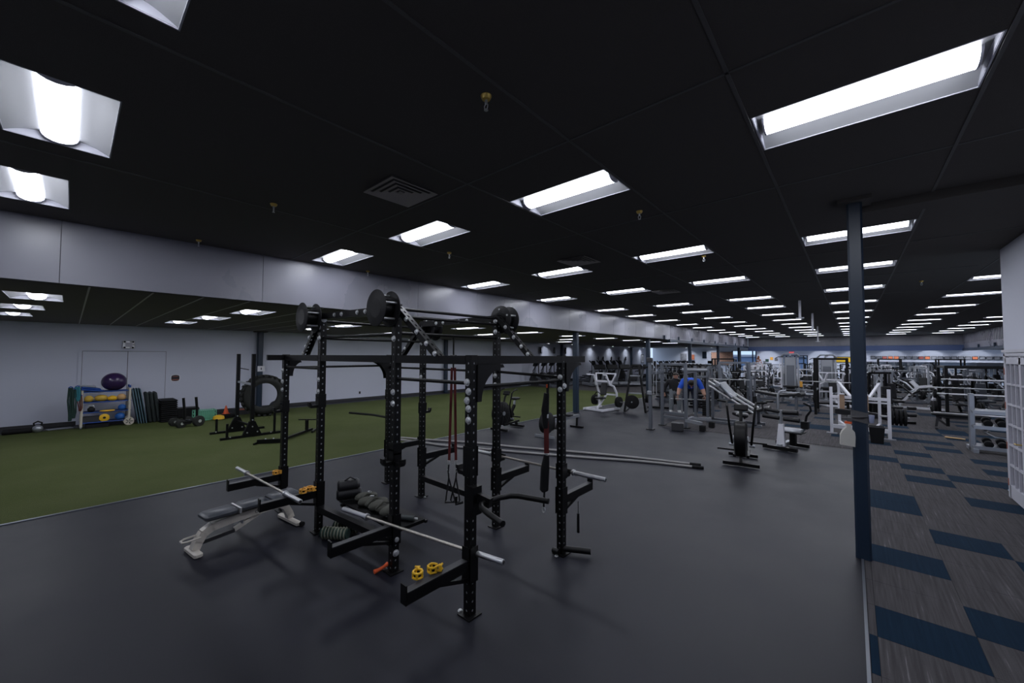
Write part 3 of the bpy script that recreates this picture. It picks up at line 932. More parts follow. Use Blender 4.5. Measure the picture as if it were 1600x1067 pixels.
# J-hooks
def hook(p, z, d, h=0.17):
    x, y = p; dx, dy = d; nx, ny = -dy, dx
    def w(u, v, zz): return (x + dx * u + nx * v, y + dy * u + ny * v, z + zz)
    mb = MB()
    for v in (-0.043, 0.043):
        mb.prism([w(-0.045, v - .004, -h / 2), w(0.05, v - .004, -h / 2), w(0.05, v - .004, h / 2), w(-0.045, v - .004, h / 2)], (nx * .008, ny * .008, 0))
    mb.prism([w(0.042, -0.043, -h / 2), w(0.05, -0.043, -h / 2), w(0.05, -0.043, h / 2), w(0.042, -0.043, h / 2)], (nx * .086, ny * .086, 0))
    prof = [(0.05, -h / 2), (0.13, -h / 2), (0.155, -h / 2 + .03), (0.155, -h / 2 + 0.075), (0.135, -h / 2 + 0.075), (0.12, -h / 2 + 0.035), (0.05, -h / 2 + 0.035)]
    mb.prism([w(u, -0.03, zz) for u, zz in prof], (nx * .06, ny * .06, 0))
    o = mb.build('bar_hook', 'black_powder', RIG, world=True)
    MB().prism([w(0.05, -0.044, 0.03), w(-0.0, -0.046, 0.03), w(0.0, -0.046, 0.045), w(0.05, -0.044, 0.045)], (nx * .09, ny * .09, 0)).build('liner', 'silver_paint', o, world=True)
    return o
hook(P1, 1.50, (0, -1)); hook(P2, 1.66, (0, -1)); hook(P4, 1.55, (0, 1)); hook(PB, 1.40, (0, 1)); hook(PC, 0.93, (0, 1)); hook(P6, 0.93, (0, 1)); hook(P3, 1.22, (0, -1), 0.22); hook(P5, 1.32, (-1, 0), 0.26)
hook(P3, 1.18, (1, 0), 0.16)
# spotter arms
def arm(p, z, sy, L=0.62, w=0.066, h=0.085):
    x, y = p
    mb = MB()
    mb.box((x - 0.046, y, z), (0.008, 0.1, 0.30)).box((x + 0.046, y, z), (0.008, 0.1, 0.30)).box((x, y + sy * 0.046, z), (0.1, 0.008, 0.30))
    mb.box((x, y + sy * (0.05 + L / 2), z), (w, L, h))
    mb.box((x, y + sy * (0.05 + L - 0.006), z + 0.03), (w + 0.006, 0.012, h + 0.06))
    mb.bar((x, y + sy * 0.05, z - 0.13), (x, y + sy * 0.34, z - 0.04), 0.03)
    o = mb.build('safety_arm', 'black_powder', RIG, world=True)
    MB().box((x, y + sy * (0.05 + L / 2), z + h / 2 + 0.004), (w, L - 0.03, 0.008)).build('wear_strip', 'dark_grey', o, world=True)
for p, z, sy in ((P1, 0.49, -1), (P2, 0.49, -1), (P3, 0.44, -1), (P5, 0.44, -1), (PB, 0.62, 1), (PC, 0.62, 1), (P6, 0.60, 1), (P4, 0.60, 1)):
    arm(p, z, sy, 0.62 if sy < 0 else 0.6)
# dip bar on the front right upright
dp = MB().box((P5[0] + 0.05, P5[1] - 0.01, 1.0), (0.10, 0.1, 0.24)).bar((P5[0] + 0.06, P5[1], 1.03), (P5[0] + 0.22, P5[1] + 0.03, 1.0), 0.05, 0.08)
dp.tube([(-1.97, 2.15, 1.0), (-2.18, 2.21, 1.0), (-2.31, 2.26, 1.0), (-2.36, 2.31, 1.0), (-2.365, 2.40, 1.0), (-2.35, 2.52, 1.0), (-2.31, 2.62, 1.0), (-2.25, 2.665, 1.0), (-2.12, 2.70, 1.0), (-1.98, 2.74, 1.0)], 0.024, 12)
dp.build('dip_bar', 'black_powder', RIG, world=True)
# small lever left of the front right upright
MB().tube([(P5[0] - 0.05, P5[1] - 0.05, 0.96), (P5[0] - 0.12, P5[1] - 0.06, 0.93), (P5[0] - 0.12, P5[1] - 0.06, 1.0)], 0.012).build('lever', 'black_powder', RIG, world=True)
# landmine sleeve at the foot of the rear right upright
lm = MB().cyl((P6[0] - 0.02, P6[1] - 0.02, 0.06), (-2.24, 3.90, 0.06), 0.033).cyl((P6[0] - .06, P6[1] - .08, 0.05), (P6[0] + .02, P6[1] - .08, 0.05), 0.03).build('pivot_sleeve', 'black_powder', RIG, world=True)
# wide handle on the rear left upright
MB().tube([(-6.86, 3.36, 1.20), (-6.72, 3.45, 1.19), (-6.5, 3.62, 1.17), (-6.26, 3.74, 1.14)], 0.02).build('side_handle', 'black_powder', RIG, world=True)
# gear tray
tr = MB().box((-4.40, 2.56, 0.345), (1.30, 0.40, 0.02)).bar((-4.95, 2.76, 0.32), (-3.75, 2.78, 0.32), 0.03)
for x in (-4.95, -4.4, -3.8):
    tr.box((x, 2.55, 0.32), (0.05, 0.42, 0.03))
tr.build('tray', 'black_powder', RIG, world=True)

# ---- barbells
def barbell(loc_a, loc_b, label, group=None):
    a, b = Vector(loc_a), Vector(loc_b)
    c = (a + b) / 2; d = (b - a); L = d.length
    o = thing('barbell', label, 'barbell', c, math.atan2(d.y, d.x), group)
    MB().cyl((-L / 2 + 0.40, 0, 0), (L / 2 - 0.40, 0, 0), 0.0145, n=14).build('shaft', 'worn_steel', o)
    for s in (-1, 1):
        x0 = s * (L / 2 - 0.42)
        MB().lathe((x0, 0, 0), (s, 0, 0), [(0, 0.02), (0.003, 0.036), (0.028, 0.036), (0.03, 0.025), (0.418, 0.025), (0.42, 0.02)], 16).build('sleeve', 'chrome', o)
        MB().cyl((s * (L / 2 - 0.004), 0, 0), (s * (L / 2 + 0.002), 0, 0), 0.016, n=12).build('end_cap', 'dark_grey', o)
    return o
barbell((-6.88, 1.675, 0.566), (-4.78, 1.785, 0.566), 'barbell across the two left spotter arms above the bench')
barbell((-4.33, 2.07, 0.517), (-2.225, 2.44, 0.517), 'nearest barbell across the front right spotter arms')
barbell((-4.18, 3.86, 0.885), (-2.06, 3.92, 0.885), 'barbell resting in the low hooks on the back right posts')

# ---- lock collars
def collar(x, y, z, label, m='yellow_plastic', rz=0.0):
    o = thing('lock_collar', label, 'bar collar', (x, y, z), rz)
    mb = MB()
    for zz in (0.006, 0.044):
        pts = [(0.036 * cos(t * 2 * pi / 20 + .5), 0.036 * sin(t * 2 * pi / 20 + .5), zz) for t in range(19)]
        pts += [(0.068, 0.012, zz), (0.075, 0.03, zz)]
        mb.tube(pts, 0.009, 8)
    for t in (0.6, 1.9, 3.1, 4.4, 5.6):
        mb.cyl((0.036 * cos(t), 0.036 * sin(t), 0.0), (0.036 * cos(t), 0.036 * sin(t), 0.05), 0.010)
    mb.box((0.062, 0.004, 0.026), (0.026, 0.03, 0.05))
    mb.build('ring', m, o)
    MB().cyl((0, 0, 0.016), (0, 0, 0.034), 0.034, n=20, caps=False).build('liner', 'black_rubber', o)
    return o
collar(-2.615, 1.86, 0.494, 'yellow bar collar nearest the tip of the front right spotter arm', rz=2.4)
collar(-2.595, 1.99, 0.494, 'second yellow bar collar on the front right spotter arm', rz=0.8)
collar(-6.21, 1.98, 0.545, 'amber bar collar on the far left spotter arm', 'amber', 1.0)
collar(-5.15, 2.03, 0.545, 'amber bar collar on the spotter arm over the bench', 'amber', 0.3)
collar(-5.12, 1.94, 0.545, 'second amber collar touching its twin over the bench', 'amber', 2.3)

# ---- adjustable bench (runs along +Y from its nose)
BN = thing('weight_bench', 'flat weight bench with cream frame and navy pads under the left barbell', 'bench', (-5.62, 0.985, 0), radians(7))
BN.scale = (1.0, 0.92, 1.02)
def slab(mb, y0, y1, z, w=0.27, t=0.065, nose=False, tilt=0.0):
    mb.cbox((0, (y0 + y1) / 2, z), (w, y1 - y0, t), 0.03, rx=tilt)
pm = MB(); slab(pm, 0.06, 0.42, 0.375); pm.build('seat_pad', 'pad_navy', BN)
pm = MB(); slab(pm, 0.455, 0.80, 0.378); pm.build('back_pad', 'pad_navy', BN)
pm = MB(); slab(pm, 0.835, 1.20, 0.38); pm.build('back_pad', 'pad_navy', BN)
MB().box((0, 0.437, 0.374), (0.275, 0.022, 0.06)).build('pad_clip', 'bolt_zinc', BN)
sp_pts = [(0, 0.0, 0.05), (0, 0.03, 0.12), (0, 0.08, 0.20), (0, 0.17, 0.245), (0, 0.35, 0.262), (0, 0.6, 0.272), (0, 0.88, 0.285), (0, 0.98, 0.275), (0, 1.045, 0.23), (0, 1.07, 0.19), (0, 1.11, 0.12), (0, 1.13, 0.06)]
mb = MB()
for a, b in zip(sp_pts, sp_pts[1:]):
    a, b = Vector(a), Vector(b); e = (b - a).normalized() * 0.006
    mb.bar(a - e, b + e, 0.09, 0.085, up=(0, -0.3, 1) if abs((b - a).z) < (b - a).y else (0, 1, 0.1))
mb.build('frame', 'cream_paint', BN)
MB().cbox((0, -0.01, 0.025), (0.34, 0.09, 0.05), 0.015).build('front_foot', 'cream_paint', BN)
MB().cbox((0, 1.12, 0.03), (0.52, 0.075, 0.05), 0.015).build('rear_foot', 'cream_paint', BN)
for x in (-0.28, 0.28):
    MB().cyl((x - 0.02, 1.15, 0.03), (x + 0.02, 1.15, 0.03), 0.03, n=14).build('wheel', 'black_rubber', BN)
MB().tube([(-0.02, 0.02, 0.19), (-0.02, -0.10, 0.185), (0.0, -0.14, 0.18), (0.06, -0.14, 0.18), (0.09, -0.10, 0.185), (0.09, 0.03, 0.19)], 0.011).build('carry_handle', 'cream_paint', BN)
MB().bar((0, 0.42, 0.13), (0, 0.85, 0.29), 0.045).build('ladder', 'cream_paint', BN)
MB().bar((0, 0.05, 0.10), (0, 0.42, 0.12), 0.04).build('ladder_arm', 'dark_grey', BN)
for t in (0.2, 0.4, 0.6, 0.8):
    MB().box((0.0, 0.42 + 0.43 * t, 0.16 + 0.16 * t), (0.05, 0.02, 0.035)).build('ladder_tooth', 'silver_paint', BN)
MB().bar((0.0, 0.10, 0.335), (0.0, 1.14, 0.345), 0.05, 0.03).build('pad_rail', 'dark_grey', BN)
def text(s, size, m, parent, loc, rot, name='lettering', ext=0.001):
    cu = bpy.data.curves.new(name, 'FONT'); cu.body = s; cu.size = size; cu.extrude = ext; cu.align_x = 'CENTER'; cu.align_y = 'CENTER'
    o = bpy.data.objects.new(name, cu)
    dg = None
    me = bpy.data.meshes.new_from_object(o)
    bpy.data.objects.remove(o)
    me.materials.append(MATS[m]) if not me.materials else None
    for p in me.polygons: p.material_index = 0
    o = bpy.data.objects.new(name, me); COL.objects.link(o); o.parent = parent
    o.location = loc; o.rotation_euler = rot
    return o
text('CYBEX', 0.05, 'ink', BN, (0.0465, 0.72, 0.278), (pi / 2, radians(3.2) * -1, pi / 2))

# ---- gear on the tray and below it
o = thing('weighted_vest', 'rumpled olive camouflage vest lying on the rig tray', 'vest', (-4.45, 2.56, 0.355))
mb = MB()
for k in range(9):
    mb.sphere((-0.36 + 0.085 * k, 0.05 * sin(k * 2.1), 0.05 + 0.012 * sin(k * 1.7)), 0.075, 12, 8, (1, 1.5, 0.75))
mb.build('body', 'camo', o)
for k in range(3):
    MB().tube([(-0.25 + .2 * k, -0.11, 0.06), (-0.23 + .2 * k, -0.02, 0.125), (-0.2 + .2 * k, 0.09, 0.09)], 0.012).build('strap', 'camo', o)
MB().cbox((-0.1, -0.02, 0.128), (0.05, 0.03, 0.016), 0.005, rz=.6).build('buckle', 'bolt_zinc', o)
o = thing('carabiner', 'shiny metal carabiner on top of the camouflage vest', 'carabiner', (-4.72, 2.60, 0.478))
MB().tube([(0.03 * cos(t), 0.018 * sin(t), 0.004 + 0.0 * t) for t in [i * 2 * pi / 14 for i in range(14)]], 0.005, 6, closed=True).build('ring', 'chrome', o)
o = thing('gear_bag', 'black rolled gear bag by the left tall post of the rig', 'bag', (-4.95, 2.47, 0.355))
MB().lathe((-0.12, -0.13, 0.17), (0.35, 0.9, 0.02), [(0, 0.06), (0.02, 0.085), (0.24, 0.085), (0.27, 0.06)], 16).build('roll', 'pad_black', o)
MB().lathe((-0.1, -0.15, 0.08), (0.35, 0.9, 0.0), [(0, 0.05), (0.02, 0.075), (0.28, 0.075), (0.30, 0.05)], 16).build('roll', 'pad_black', o)
MB().tube([(-0.06, -0.06, 0.25), (-0.03, 0.0, 0.29), (0.0, 0.06, 0.25)], 0.01).build('carry_strap', 'pad_black', o)
for k, (x, y, lb) in enumerate(((-4.78, 2.24, 'front striped rope coil under the rig tray'), (-4.86, 2.43, 'rear striped rope coil under the rig tray'))):
    o = thing('rope_coil', lb, 'rope coil', (x, y - .05, 0.0), radians(35))
    MB().cyl((-0.17, 0, 0.075), (0.17, 0, 0.075), 0.058, n=14).build('core', 'dark_green', o)
    for j in range(8):
        MB().lathe((-0.155 + 0.04 * j, 0, 0.075), (1, 0.12, 0), [(0, 0.06), (0.006, 0.074), (0.016, 0.074), (0.022, 0.06)], 14).build('band', 'cream_rope', o)
o = thing('foam_grip', 'black foam grip with hook lying on the rig tray end', 'grip', (-3.93, 2.56, 0.355), radians(30))
MB().cyl((-0.16, 0, 0.03), (0.16, 0, 0.03), 0.028, n=14).build('foam', 'pad_grey', o)
MB().cyl((-0.2, 0, 0.03), (0.2, 0, 0.03), 0.012).build('core', 'bolt_zinc', o)
o = thing('rubber_chock', 'bright orange rubber strap end on the floor at the middle front post', 'strap', (-3.715, 2.17, 0.0), radians(5))
MB().tube([(-0.02, -0.05, 0.022), (-0.01, 0.0, 0.026), (0.0, 0.05, 0.035), (0.0, 0.10, 0.05)], [0.022, 0.018, 0.018, 0.022], 10).build('strap_end', 'orange_plastic', o)
# hanging straps
o = thing('suspension_trainer', 'red suspension straps with black loop handles hanging mid rig', 'suspension strap', (-3.58, 3.02, 2.46))
MB().bar((0, 0, 0), (0, 0, -0.38), 0.022, 0.006).build('anchor_strap', 'black_plastic', o)
MB().cyl((-0.07, 0.02, -0.22), (0.07, -0.02, -0.22), 0.012).build('toggle', 'black_powder', o)
for s in (-1, 1):
    MB().bar((s * 0.012, s * .012, -0.36), (s * 0.028, s * .028, -1.46), 0.030, 0.005, up=(0.7, -0.7, 0)).build('webbing', 'red_strap', o)
    MB().cbox((s * 0.03, s * .03, -1.48), (0.034, 0.024, 0.05), 0.006).build('buckle', 'bolt_zinc', o)
    MB().tube([(s * .03, s * .03, -1.50), (s * .035, s * .035, -1.58), (s * .03, s * .03, -1.66), (s * 0.02 - .035, s * .02 - .03, -1.92), (s * .03 - .03, s * .03 - .03, -1.945), (s * .03 + .03, s * .03 + .03, -1.945), (s * 0.02 + .045, s * .02 + .04, -1.92), (s * .03, s * .03, -1.66)], 0.009, 8).build('handle_loop', 'black_plastic', o)
    MB().tube([(s * .03, s * .03, -1.54), (s * .05, s * .03, -1.57), (s * .03, s * .03, -1.60)], 0.006, 6).build('snap_hook', 'chrome', o)
o = thing('resistance_strap', 'black and red strap bundle hanging beside the back right post', 'strap', (-2.63, 3.60, 1.92))
MB().bar((0.02, 0, 0.04), (0.01, 0, -0.2), 0.03, 0.012).build('anchor_strap', 'black_plastic', o)
MB().tube([(0, 0, -0.1), (-0.02, 0, -0.3), (-0.015, 0, -0.5)], [0.03, 0.045, 0.03], 10).build('pouch', 'black_rubber', o)
MB().bar((-0.005, 0, -0.42), (0.0, 0, -0.78), 0.055, 0.012, up=(0.7, -0.7, 0)).build('webbing', 'red_strap', o)
MB().cbox((0.0, 0, -0.36), (0.05, 0.03, 0.05), 0.008).build('buckle', 'bolt_zinc', o)
MB().cbox((0.0, 0, -0.80), (0.05, 0.03, 0.04), 0.008).build('buckle', 'bolt_zinc', o)
MB().tube([(0, 0, -0.8), (-0.02, 0, -0.95), (-0.035, 0, -1.2), (-0.03, 0, -1.22)], [0.03, 0.05, 0.05, 0.03], 10).build('sleeve', 'black_rubber', o)
MB().bar((-0.03, 0, -1.2), (-0.04, 0, -1.40), 0.02, 0.008).build('tail', 'black_plastic', o)
MB().tube([(-0.04 + 0.022 * cos(t), 0.0, -1.425 + 0.03 * sin(t)) for t in [i * 2 * pi / 12 for i in range(12)]], 0.006, 6, closed=True).build('ring', 'bolt_zinc', o)
MB().cbox((0.012, -0.01, -0.02), (0.02, 0.02, 0.04), 0.005).build('tag', 'orange_plastic', o)
o = thing('pin_cord', 'black pull pin on a cord hanging from the back right spotter arm', 'pin', (-2.45, 3.98, 0.60))
MB().cyl((0, 0, -0.06), (0.0, 0, -0.24), 0.004, n=6).build('cord', 'black_plastic', o)
MB().cyl((0, 0, -0.2), (0.0, 0, -0.42), 0.016, n=10).build('pin', 'black_plastic', o)

# ---- battle rope lying doubled on the rubber floor
pts1 = [(-9.05, 5.74), (-8.3, 5.95), (-7.45, 6.17), (-6.24, 6.68), (-4.6, 7.39), (-3.4, 7.985), (-2.46, 8.30)]
pts2 = [(-2.56, 8.49), (-3.2, 8.32), (-4.16, 8.015), (-5.2, 7.60), (-6.27, 7.163), (-7.27, 6.82), (-8.3, 6.30), (-9.05, 5.98)]
def spline(pts, n=6):
    out = []
    P = [Vector((*p, 0)) for p in pts]
    P = [P[0] * 2 - P[1]] + P + [P[-1] * 2 - P[-2]]
    for i in range(1, len(P) - 2):
        for k in range(n):
            t = k / n
            out.append(0.5 * ((2 * P[i]) + (-P[i - 1] + P[i + 1]) * t + (2 * P[i - 1] - 5 * P[i] + 4 * P[i + 1] - P[i + 2]) * t * t + (-P[i - 1] + 3 * P[i] - 3 * P[i + 1] + P[i + 2]) * t ** 3))
    out.append(P[-2])
    return out
o = thing('battle_rope', 'long pale grey battle rope lying doubled on the rubber floor', 'rope', (-5.5, 7.0, 0))
ring = [Vector((-9.05 - 0.12 * sin(t * pi), 5.86 + 0.12 * cos(t * pi), 0)) for t in (0.25, 0.5, 0.75)]
full = spline(pts2) + ring + spline(pts1)
MB().tube([(p.x, p.y, 0.026) for p in full], 0.026, 10).build('rope', 'grey_rope', o, world=True)
for p, q in (((-2.46, 8.30), (-2.26, 8.37)), ((-2.56, 8.49), (-2.36, 8.55))):
    MB().cyl((*p, 0.028), (*q, 0.028), 0.029, n=12).build('end_sleeve', 'black_rubber', o, world=True)
# ================================================================== ALONG THE LEFT WALL
# storage trolley: white pipe posts, blue rails, mesh shelves, big wheels
ST = thing('storage_trolley', 'white pipe trolley with blue rails and four shelves of balls', 'trolley', (-17.5, 0.78, 0))
for x in (-0.22, 0.22):
    for y in (-0.52, 0.50):
        MB().cyl((x, y, 0.06 if y < 0 else 0.2), (x, y, 1.18), 0.032, n=12).build('post', 'pvc_white', ST)
for z in (0.17, 0.47, 0.78, 1.09):
    sh = MB()
    for x in (-0.22, 0.22):
        sh.cyl((x, -0.56, z), (x, 0.54, z), 0.016, n=8)
    for y in (-0.52, 0.50):
        sh.cyl((-0.24, y, z), (0.24, y, z), 0.016, n=8)
    s = sh.build('shelf_rail', 'blue_plastic', ST)
    MB().box((0, -0.01, z - 0.012), (0.43, 1.0, 0.01)).build('shelf_net', 'black_plastic', s)
for y in (-0.52, 0.50):
    for x in (-0.22, 0.22):
        MB().cyl((x, y, 1.17), (x, y, 1.26), 0.024).build('post_cap', 'blue_plastic', ST)
for x in (-0.2, 0.25):
    MB().lathe((x, 0.50, 0.125), (1, 0, 0), [(-0.02, 0.09), (-0.018, 0.12), (0.018, 0.12), (0.02, 0.09)], 20).build('wheel', 'pvc_white', ST)
    w = MB()
    for k in range(5):
        a = 2 * pi * k / 5
        w.bar((x + .022, 0.50 + 0.02 * cos(a), 0.125 + 0.02 * sin(a)), (x + .022, 0.50 + 0.09 * cos(a), 0.125 + 0.09 * sin(a)), 0.012, 0.02)
    w.build('wheel_spoke', 'pad_grey', ST)
for x in (-0.2, 0.22):
    MB().cyl((x, -0.54, 0.045), (x, -0.50, 0.045), 0.045).build('caster', 'silver_paint', ST)
def ball(name, label, r, loc, m, group=None, s=(1, 1, 1), rib=True):
    o = thing(name, label, 'ball', loc, 0, group)
    MB().sphere((0, 0, r * s[2]), r, 24, 16, s).build('shell', m, o)
    if rib:
        for t in (-0.4, 0, 0.4):
            R = r * math.sqrt(1 - t * t) + .001
            MB().tube([(R * s[0] * cos(a), R * s[1] * sin(a), r * s[2] * (1 + t)) for a in [i * 2 * pi / 20 for i in range(20)]], 0.004, 5, closed=True).build('rib', m, o)
    return o
ball('exercise_ball', 'large dark purple exercise ball on top of the trolley', 0.29, (-17.45, 0.93, 1.10), 'ball_purple', s=(1, 1, .95))
ball('exercise_ball', 'tan ball on the upper trolley shelf at its right end', 0.105, (-17.36, 1.10, 0.785), 'ball_tan')
ball('exercise_ball', 'yellow ball on the upper trolley shelf at its left end', 0.10, (-17.36, 0.40, 0.785), 'ball_yellow')
ball('exercise_ball', 'large yellow ball in the middle of the upper trolley shelf', 0.12, (-17.40, 0.66, 0.785), 'ball_yellow', s=(1, 1.2, .85))
ball('exercise_ball', 'squashed yellow ball next to the tan ball on the upper shelf', 0.11, (-17.36, 0.90, 0.785), 'yellow_plastic', s=(1, 1, .75))
ball('medicine_ball', 'bright blue ball on the second trolley shelf', 0.095, (-17.36, 1.12, 0.475), 'ball_blue')
ball('medicine_ball', 'dark blue ball on the third trolley shelf', 0.115, (-17.36, 1.08, 0.175), 'ball_blue')
o = thing('kettlebell', 'black kettlebell on the second trolley shelf at its left', 'kettlebell', (-17.34, 0.46, 0.475))
MB().sphere((0, 0, 0.085), 0.085, 16, 10).build('body', 'black_plastic', o)
MB().tube([(0, -0.05, 0.14), (0, -0.055, 0.2), (0, 0, 0.225), (0, 0.055, 0.2), (0, 0.05, 0.14)], 0.014).build('handle', 'bolt_zinc', o)
o = thing('grip_ring', 'yellow ring lying on the second trolley shelf', 'ring', (-17.33, 0.80, 0.475))
MB().tube([(0.09 * cos(a), 0.15 * sin(a), 0.02) for a in [i * 2 * pi / 20 for i in range(20)]], 0.018, 8, closed=True).build('ring', 'yellow_plastic', o)
o = thing('weight_disc', 'yellow weight disc standing on the third trolley shelf', 'disc', (-17.30, 0.74, 0.176))
MB().lathe((0, 0, 0.115), (1, 0, 0), [(-0.02, 0.1), (-0.014, 0.115), (0.014, 0.115), (0.02, 0.1)], 24).build('disc', 'yellow_plastic', o)
MB().cyl((-0.025, 0, 0.115), (0.025, 0, 0.115), 0.035, n=16).build('hub', 'black_plastic', o)
o = thing('foam_block', 'dark brown block on the third trolley shelf', 'block', (-17.40, 0.46, 0.175))
MB().cbox((0, 0, 0.09), (0.25, 0.38, 0.18), 0.03).build('block', 'dark_grey', o)
o = thing('foam_block', 'dark box on the bottom of the trolley', 'block', (-17.42, 0.6, 0.0))
MB().cbox((0, 0, 0.06), (0.3, 0.5, 0.12), 0.02).build('block', 'black_plastic', o)
o = thing('foam_pad', 'folded bright blue pad on top of the trolley left of the purple ball', 'pad', (-17.42, 0.42, 1.10))
MB().cbox((0, 0.06, 0.04), (0.38, 0.5, 0.05), 0.02, rx=-0.16).cbox((0, 0.02, 0.1), (0.34, 0.42, 0.05), 0.02, rx=-0.2).build('pad', 'blue_plastic', o)
o = thing('foam_pad', 'grey pad edge lying on the blue pad of the trolley', 'pad', (-17.42, 0.36, 1.245))
MB().cbox((0, 0, 0.025), (0.34, 0.36, 0.045), 0.015, rx=-0.16).build('pad', 'silver_paint', o)
for k, (m, y, z0, z1, r, lb) in enumerate((('dark_green', 0.03, 1.25, 0.28, 0.035, 'dark green bands hanging at the outer left end of the trolley'), ('teal', 0.16, 1.27, 0.85, 0.05, 'teal bands hanging from the trolley corner'),
                                           ('dark_green', 0.10, 1.2, 0.35, 0.03, 'second dark green band behind the teal ones'), ('red_strap', 0.22, 1.0, 0.55, 0.02, 'dark red band on the left trolley post'))):
    o = thing('resistance_band', lb, 'band', (-17.22, y, z0))
    h = z0 - z1
    mb = MB()
    for s in (-1, 0, 1):
        mb.tube([(0.012 * s, 0.03 * s, 0), (0.02 * s, 0.045 * s, -h * .4), (0.01, 0.03 * s + .02, -h * .8), (0, 0.01 + .015 * s, -h)], r * .55, 8)
    mb.build('loop', m, o)
    MB().tube([(0, -0.04, 0.0), (0, 0, 0.03), (0, 0.05, 0.0)], 0.016).build('peg', 'blue_plastic', o)
# leaning mats and pads, step stack
for k in range(4):
    lb = ('first', 'second', 'third', 'outermost')[k] + ' grey blue mat leaning to the right of the trolley'
    o = thing('exercise_mat', lb, 'mat', (-17.55, 1.51 + 0.062 * k, 0.0))
    MB().cbox((0, -0.09, 0.57), (0.55, 0.026, 1.14), 0.01, rx=0.16).build('foam', 'mat_blue', o)
for k in range(3):
    lb = ('left', 'middle', 'right')[k] + ' dark rounded pad of the three leaning beside the grey mats'
    o = thing('foam_pad', lb, 'pad', (-17.55, 1.81 + 0.105 * k, 0.0))
    MB().cbox((0, -0.075, 0.50), (0.5, 0.085, 0.99), 0.04, rx=0.13).build('foam', 'pad_grey', o)
stp = thing('aerobic_step', 'black aerobic step lying at the bottom of the tall stack beside the dark pads', 'step', (-17.45, 2.21, 0.0), 0, 'stacked aerobic steps')
MB().cbox((0, 0, 0.035), (0.9, 0.42, 0.05), 0.02).build('deck', 'black_plastic', stp)
MB().box((0, 0, 0.0615), (0.8, 0.34, 0.005)).build('grip_surface', 'black_rubber', stp)
for x in (-0.3, 0.3):
    MB().cbox((x, 0, 0.0075), (0.22, 0.38, 0.015), 0.006).build('foot', 'black_plastic', stp)
for k in range(1, 11):
    dup(stp, (-17.45, 2.21, 0.066 * k), 0.0, 'black aerobic step, %s from the floor in the tall stack beside the dark pads' % ORD[k])
o = thing('plyo_box', 'low dark box on the floor behind the two post push sled', 'box', (-18.0, 2.82, 0.0))
MB().cbox((0, 0, 0.16), (0.5, 0.62, 0.32), 0.02).build('body', 'black_plastic', o)
MB().cbox((0, 0, 0.33), (0.48, 0.6, 0.02), 0.008).build('lid', 'dark_grey', o)
# wheeled push sled
o = thing('push_sled', 'black wheeled push sled with two short upright handles', 'sled', (-15.5, 2.52, 0), radians(10))
for y in (-0.16, 0.16):
    MB().tube([(0.0, y, 0.12), (0.0, y, 0.5), (-0.02, y - 0.03, 0.9)], 0.035, 10).build('handle', 'black_powder', o)
for x, y, r in ((0.1, 0.17, 0.16), (0.05, -0.26, 0.13), (-0.5, 0.1, 0.13), (-0.5, -0.25, 0.13)):
    w = MB().lathe((x, y, r), (0.96, 0.28, 0), [(-0.06, r * .7), (-0.05, r), (0.05, r), (0.06, r * .7)], 20).build('wheel', 'tyre', o)
    MB().lathe((x, y, r), (0.96, 0.28, 0), [(-0.065, r * .3), (0.065, r * .3)], 14).build('hub', 'bolt_zinc', w)
MB().bar((0.05, 0, 0.16), (-0.6, -0.06, 0.16), 0.08).bar((0.08, -0.3, 0.16), (0.08, 0.2, 0.16), 0.06).build('chassis', 'black_powder', o)
# crate, cone, disc
o = thing('storage_basket', 'translucent green mesh basket behind the wheeled push sled', 'basket', (-16.7, 3.08, 0.0))
mb = MB()
for k in range(12):
    y = -0.29 + 0.0527 * k
    for x in (-0.19, 0.19):
        mb.box((x, y, 0.17), (0.012, 0.022, 0.34))
for z in (0.02, 0.12, 0.22, 0.335):
    for x in (-0.19, 0.19):
        mb.box((x, 0, z), (0.014, 0.6, 0.022))
    for y in (-0.29, 0.29):
        mb.box((0, y, z), (0.38, 0.014, 0.022))
mb.build('lattice', 'green_plastic', o)
MB().box((0, 0, 0.012), (0.37, 0.57, 0.012)).build('base', 'green_plastic', o)
o = thing('weight_plate', 'low black plate stack on the floor under the orange cone', 'plate', (-16.85, 3.70, 0.0))
MB().lathe((0, 0, 0), (0, 0, 1), [(0, 0.3), (0.02, 0.33), (0.1, 0.33), (0.12, 0.3)], 24).build('disc', 'black_rubber', o)
MB().cyl((0, 0, 0.12), (0, 0, 0.13), 0.05).build('hub', 'dark_grey', o)
o = thing('marker_cone', 'small orange cone left of the tyre', 'cone', (-16.85, 3.72, 0.13))
MB().lathe((0, 0, 0.012), (0, 0, 1), [(0, 0.085), (0.27, 0.016), (0.28, 0.01)], 18).build('body', 'orange_plastic', o)
MB().cbox((0, 0, 0.006), (0.21, 0.21, 0.012), 0.004).build('base', 'orange_plastic', o)
o = thing('foam_disc', 'yellow disc beside the green basket', 'disc', (-16.4, 3.42, 0.0))
MB().lathe((0, 0, 0), (0, 0, 1), [(0, 0.12), (0.03, 0.17), (0.12, 0.15), (0.16, 0.07)], 20).build('dome', 'yellow_plastic', o)
MB().cyl((0, 0, 0.16), (0, 0, 0.166), 0.06).build('cap', 'ball_yellow', o)
